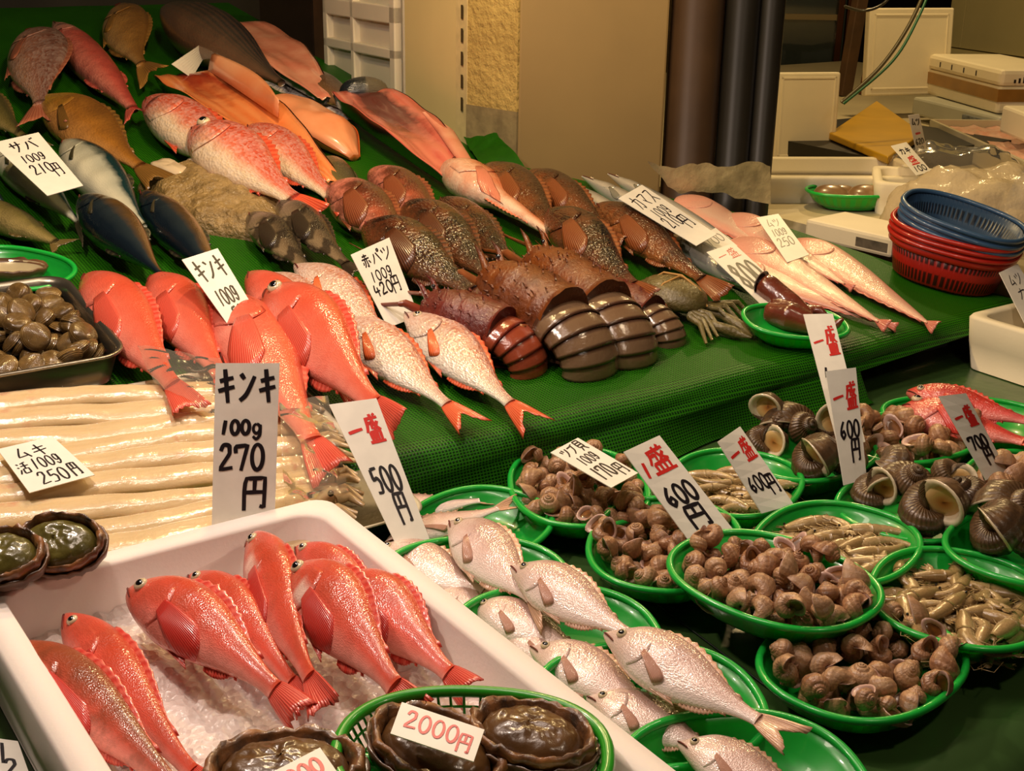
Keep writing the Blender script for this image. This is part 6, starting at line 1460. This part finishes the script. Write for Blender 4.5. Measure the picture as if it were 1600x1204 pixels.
# hoses, sticks, cabinet, wall panel
def tube_at(name, label, pts, rad, mt, cat):
    P = [hit(x, y, zp(z)) for x, y, z in pts]; m = MB(); 
    Q = []
    for i in range(len(P) - 1):
        for k in range(8): Q.append(P[i].lerp(P[i + 1], k / 8) + Vector((0, 0, -.02 * math.sin(math.pi * k / 8))))
    Q.append(P[-1]); m.tube(Q, rad, 8); return tag(m.build(name, mt), label, cat)
def fwd(px, dist): return CAM + ray(*px).normalized() * dist
def tube_d(name, label, pts, rad, mt, cat):
    P = [fwd((x, y), d) for x, y, d in pts]; Q = []
    for i in range(len(P) - 1):
        p0, p1, p2, p3 = P[max(0, i - 1)], P[i], P[i + 1], P[min(len(P) - 1, i + 2)]
        for k in range(8):
            t_ = k / 8; Q.append(.5 * ((2 * p1) + (p2 - p0) * t_ + (2 * p0 - 5 * p1 + 4 * p2 - p3) * t_ ** 2 + (3 * p1 - p0 - 3 * p2 + p3) * t_ ** 3))
    Q.append(P[-1]); m = MB(); m.tube(Q, rad, 8); return tag(m.build(name, mt), label, cat)
tube_d('hose', 'dark brown hose slanting in front of the back foam lid', [(1452, -30, 4.35), (1420, 40, 4.3), (1375, 105, 4.25), (1315, 160, 4.2)], .006, plain('brown_hose', (84, 74, 44), .4), 'hose')
tube_d('hose', 'green hose beside the dark brown one, in front of the back foam lid', [(1458, -30, 4.3), (1436, 25, 4.25), (1395, 95, 4.2), (1318, 162, 4.15)], .0045, plain('green_hose', (40, 96, 56), .4), 'hose')
tube_d('hose', 'thin dark cord sagging across the top of the back foam lid', [(1400, -20, 4.6), (1380, 6, 4.6), (1350, 17, 4.55), (1320, 10, 4.6)], .005, plain('dark_cord', (50, 46, 34), .4), 'cord')
p = hit(1318, 150, zp(SZ))
for k, (x, rx, lab) in enumerate(((0, .035, 'brown wooden plank standing behind the upright foam lid, left one'), (.13, .03, 'reddish brown plank standing behind the upright foam lid, right one'))):
    t = thing('wooden_plank', lab, 'plank', None, (p.x + x, p.y - .02 * k, SZ)); m = MB(); m.box((-rx, -.02, 0), (rx, .02, .5 - .22 * k), Matrix.Rotation(R(6), 4, 'Y')); m.build('plank', [BROWNW, plain('red_brown_plank', (96, 50, 24), .5)][k], t, smooth=False, bevel=.004)
KS = 8.4 / 6.0; a = fwd((1216, 112), 8.4)
t = thing('glass_cabinet', 'glass fronted cabinet with a reddish metal frame, behind the upright foam lid', 'cabinet', None, frame=frame((a.x, a.y, 0), CROT @ Vector((1, 0, 0)), (0, 0, 1)) @ Matrix.Scale(KS, 4))
TEAL = plain('teal_cabinet_inside', (44, 58, 50), .5, var=.3, vscale=5); COPP = plain('copper_brown_frame', (92, 54, 32), .25, metal=.6)
m = MB(); m.box((-.3, .02, 0), (.30, .4, 2.6)); m.build('cabinet_back', TEAL, t, smooth=False)
m = MB(); m.box((.235, -.03, 0), (.262, .0, 2.6)); m.box((.275, -.03, 0), (.302, .0, 2.6)); m.build('door_frame', COPP, t, smooth=False, bevel=.003)
zc = (proj(a) - Vector((0, 62))).y; zz = fwd((1250, 26), 8.4).z / KS
m = MB(); m.box((-.3, -.01, zz - .012), (.235, .03, zz + .012)); m.build('shelf', plain('pale_shelf', (150, 130, 90), .4), t, smooth=False)
GL_ = NT('cabinet_glass'); 
def _gl():
    t = GL_; tr = t.new('ShaderNodeBsdfTransparent'); gl = t.new('ShaderNodeBsdfGlossy'); gl.inputs['Roughness'].default_value = .05; a = t.new('ShaderNodeMixShader'); a.inputs[0].default_value = .08; t.l.new(tr.outputs[0], a.inputs[1]); t.l.new(gl.outputs[0], a.inputs[2]); t.l.new(a.outputs[0], t.out.inputs[0]); return t.m
m = MB(); m.box((-.3, -.006, 0), (.235, -.002, 2.6)); m.build('glass_door', _gl(), t, smooth=False)
PANL = plain('grey_olive_wall_panel', (190, 178, 130), .5, var=.06, vscale=2)
a, b = fwd((1478, 72), 8.0), fwd((1640, 86), 7.4); d = b - a; d.z = 0; L = d.length; d.normalize()
t = thing('wall_cabinet', 'grey olive cabinet front on the wall, upper right corner', 'cabinet', None, frame=frame((a.x, a.y, 0), d, (0, 0, 1)))
m = MB(); m.box((0, 0, a.z), (L * .15, .3, 2.8)); m.box((L * .155, 0, a.z), (L * 1.5, .3, 2.8)); m.build('cabinet_door', PANL, t, smooth=False, bevel=.002)
m = MB(); m.box((0, -.03, a.z - .10), (L * 1.5, .3, a.z - .006)); m.build('ledge', plain('olive_ledge', (206, 192, 140), .5), t, smooth=False)
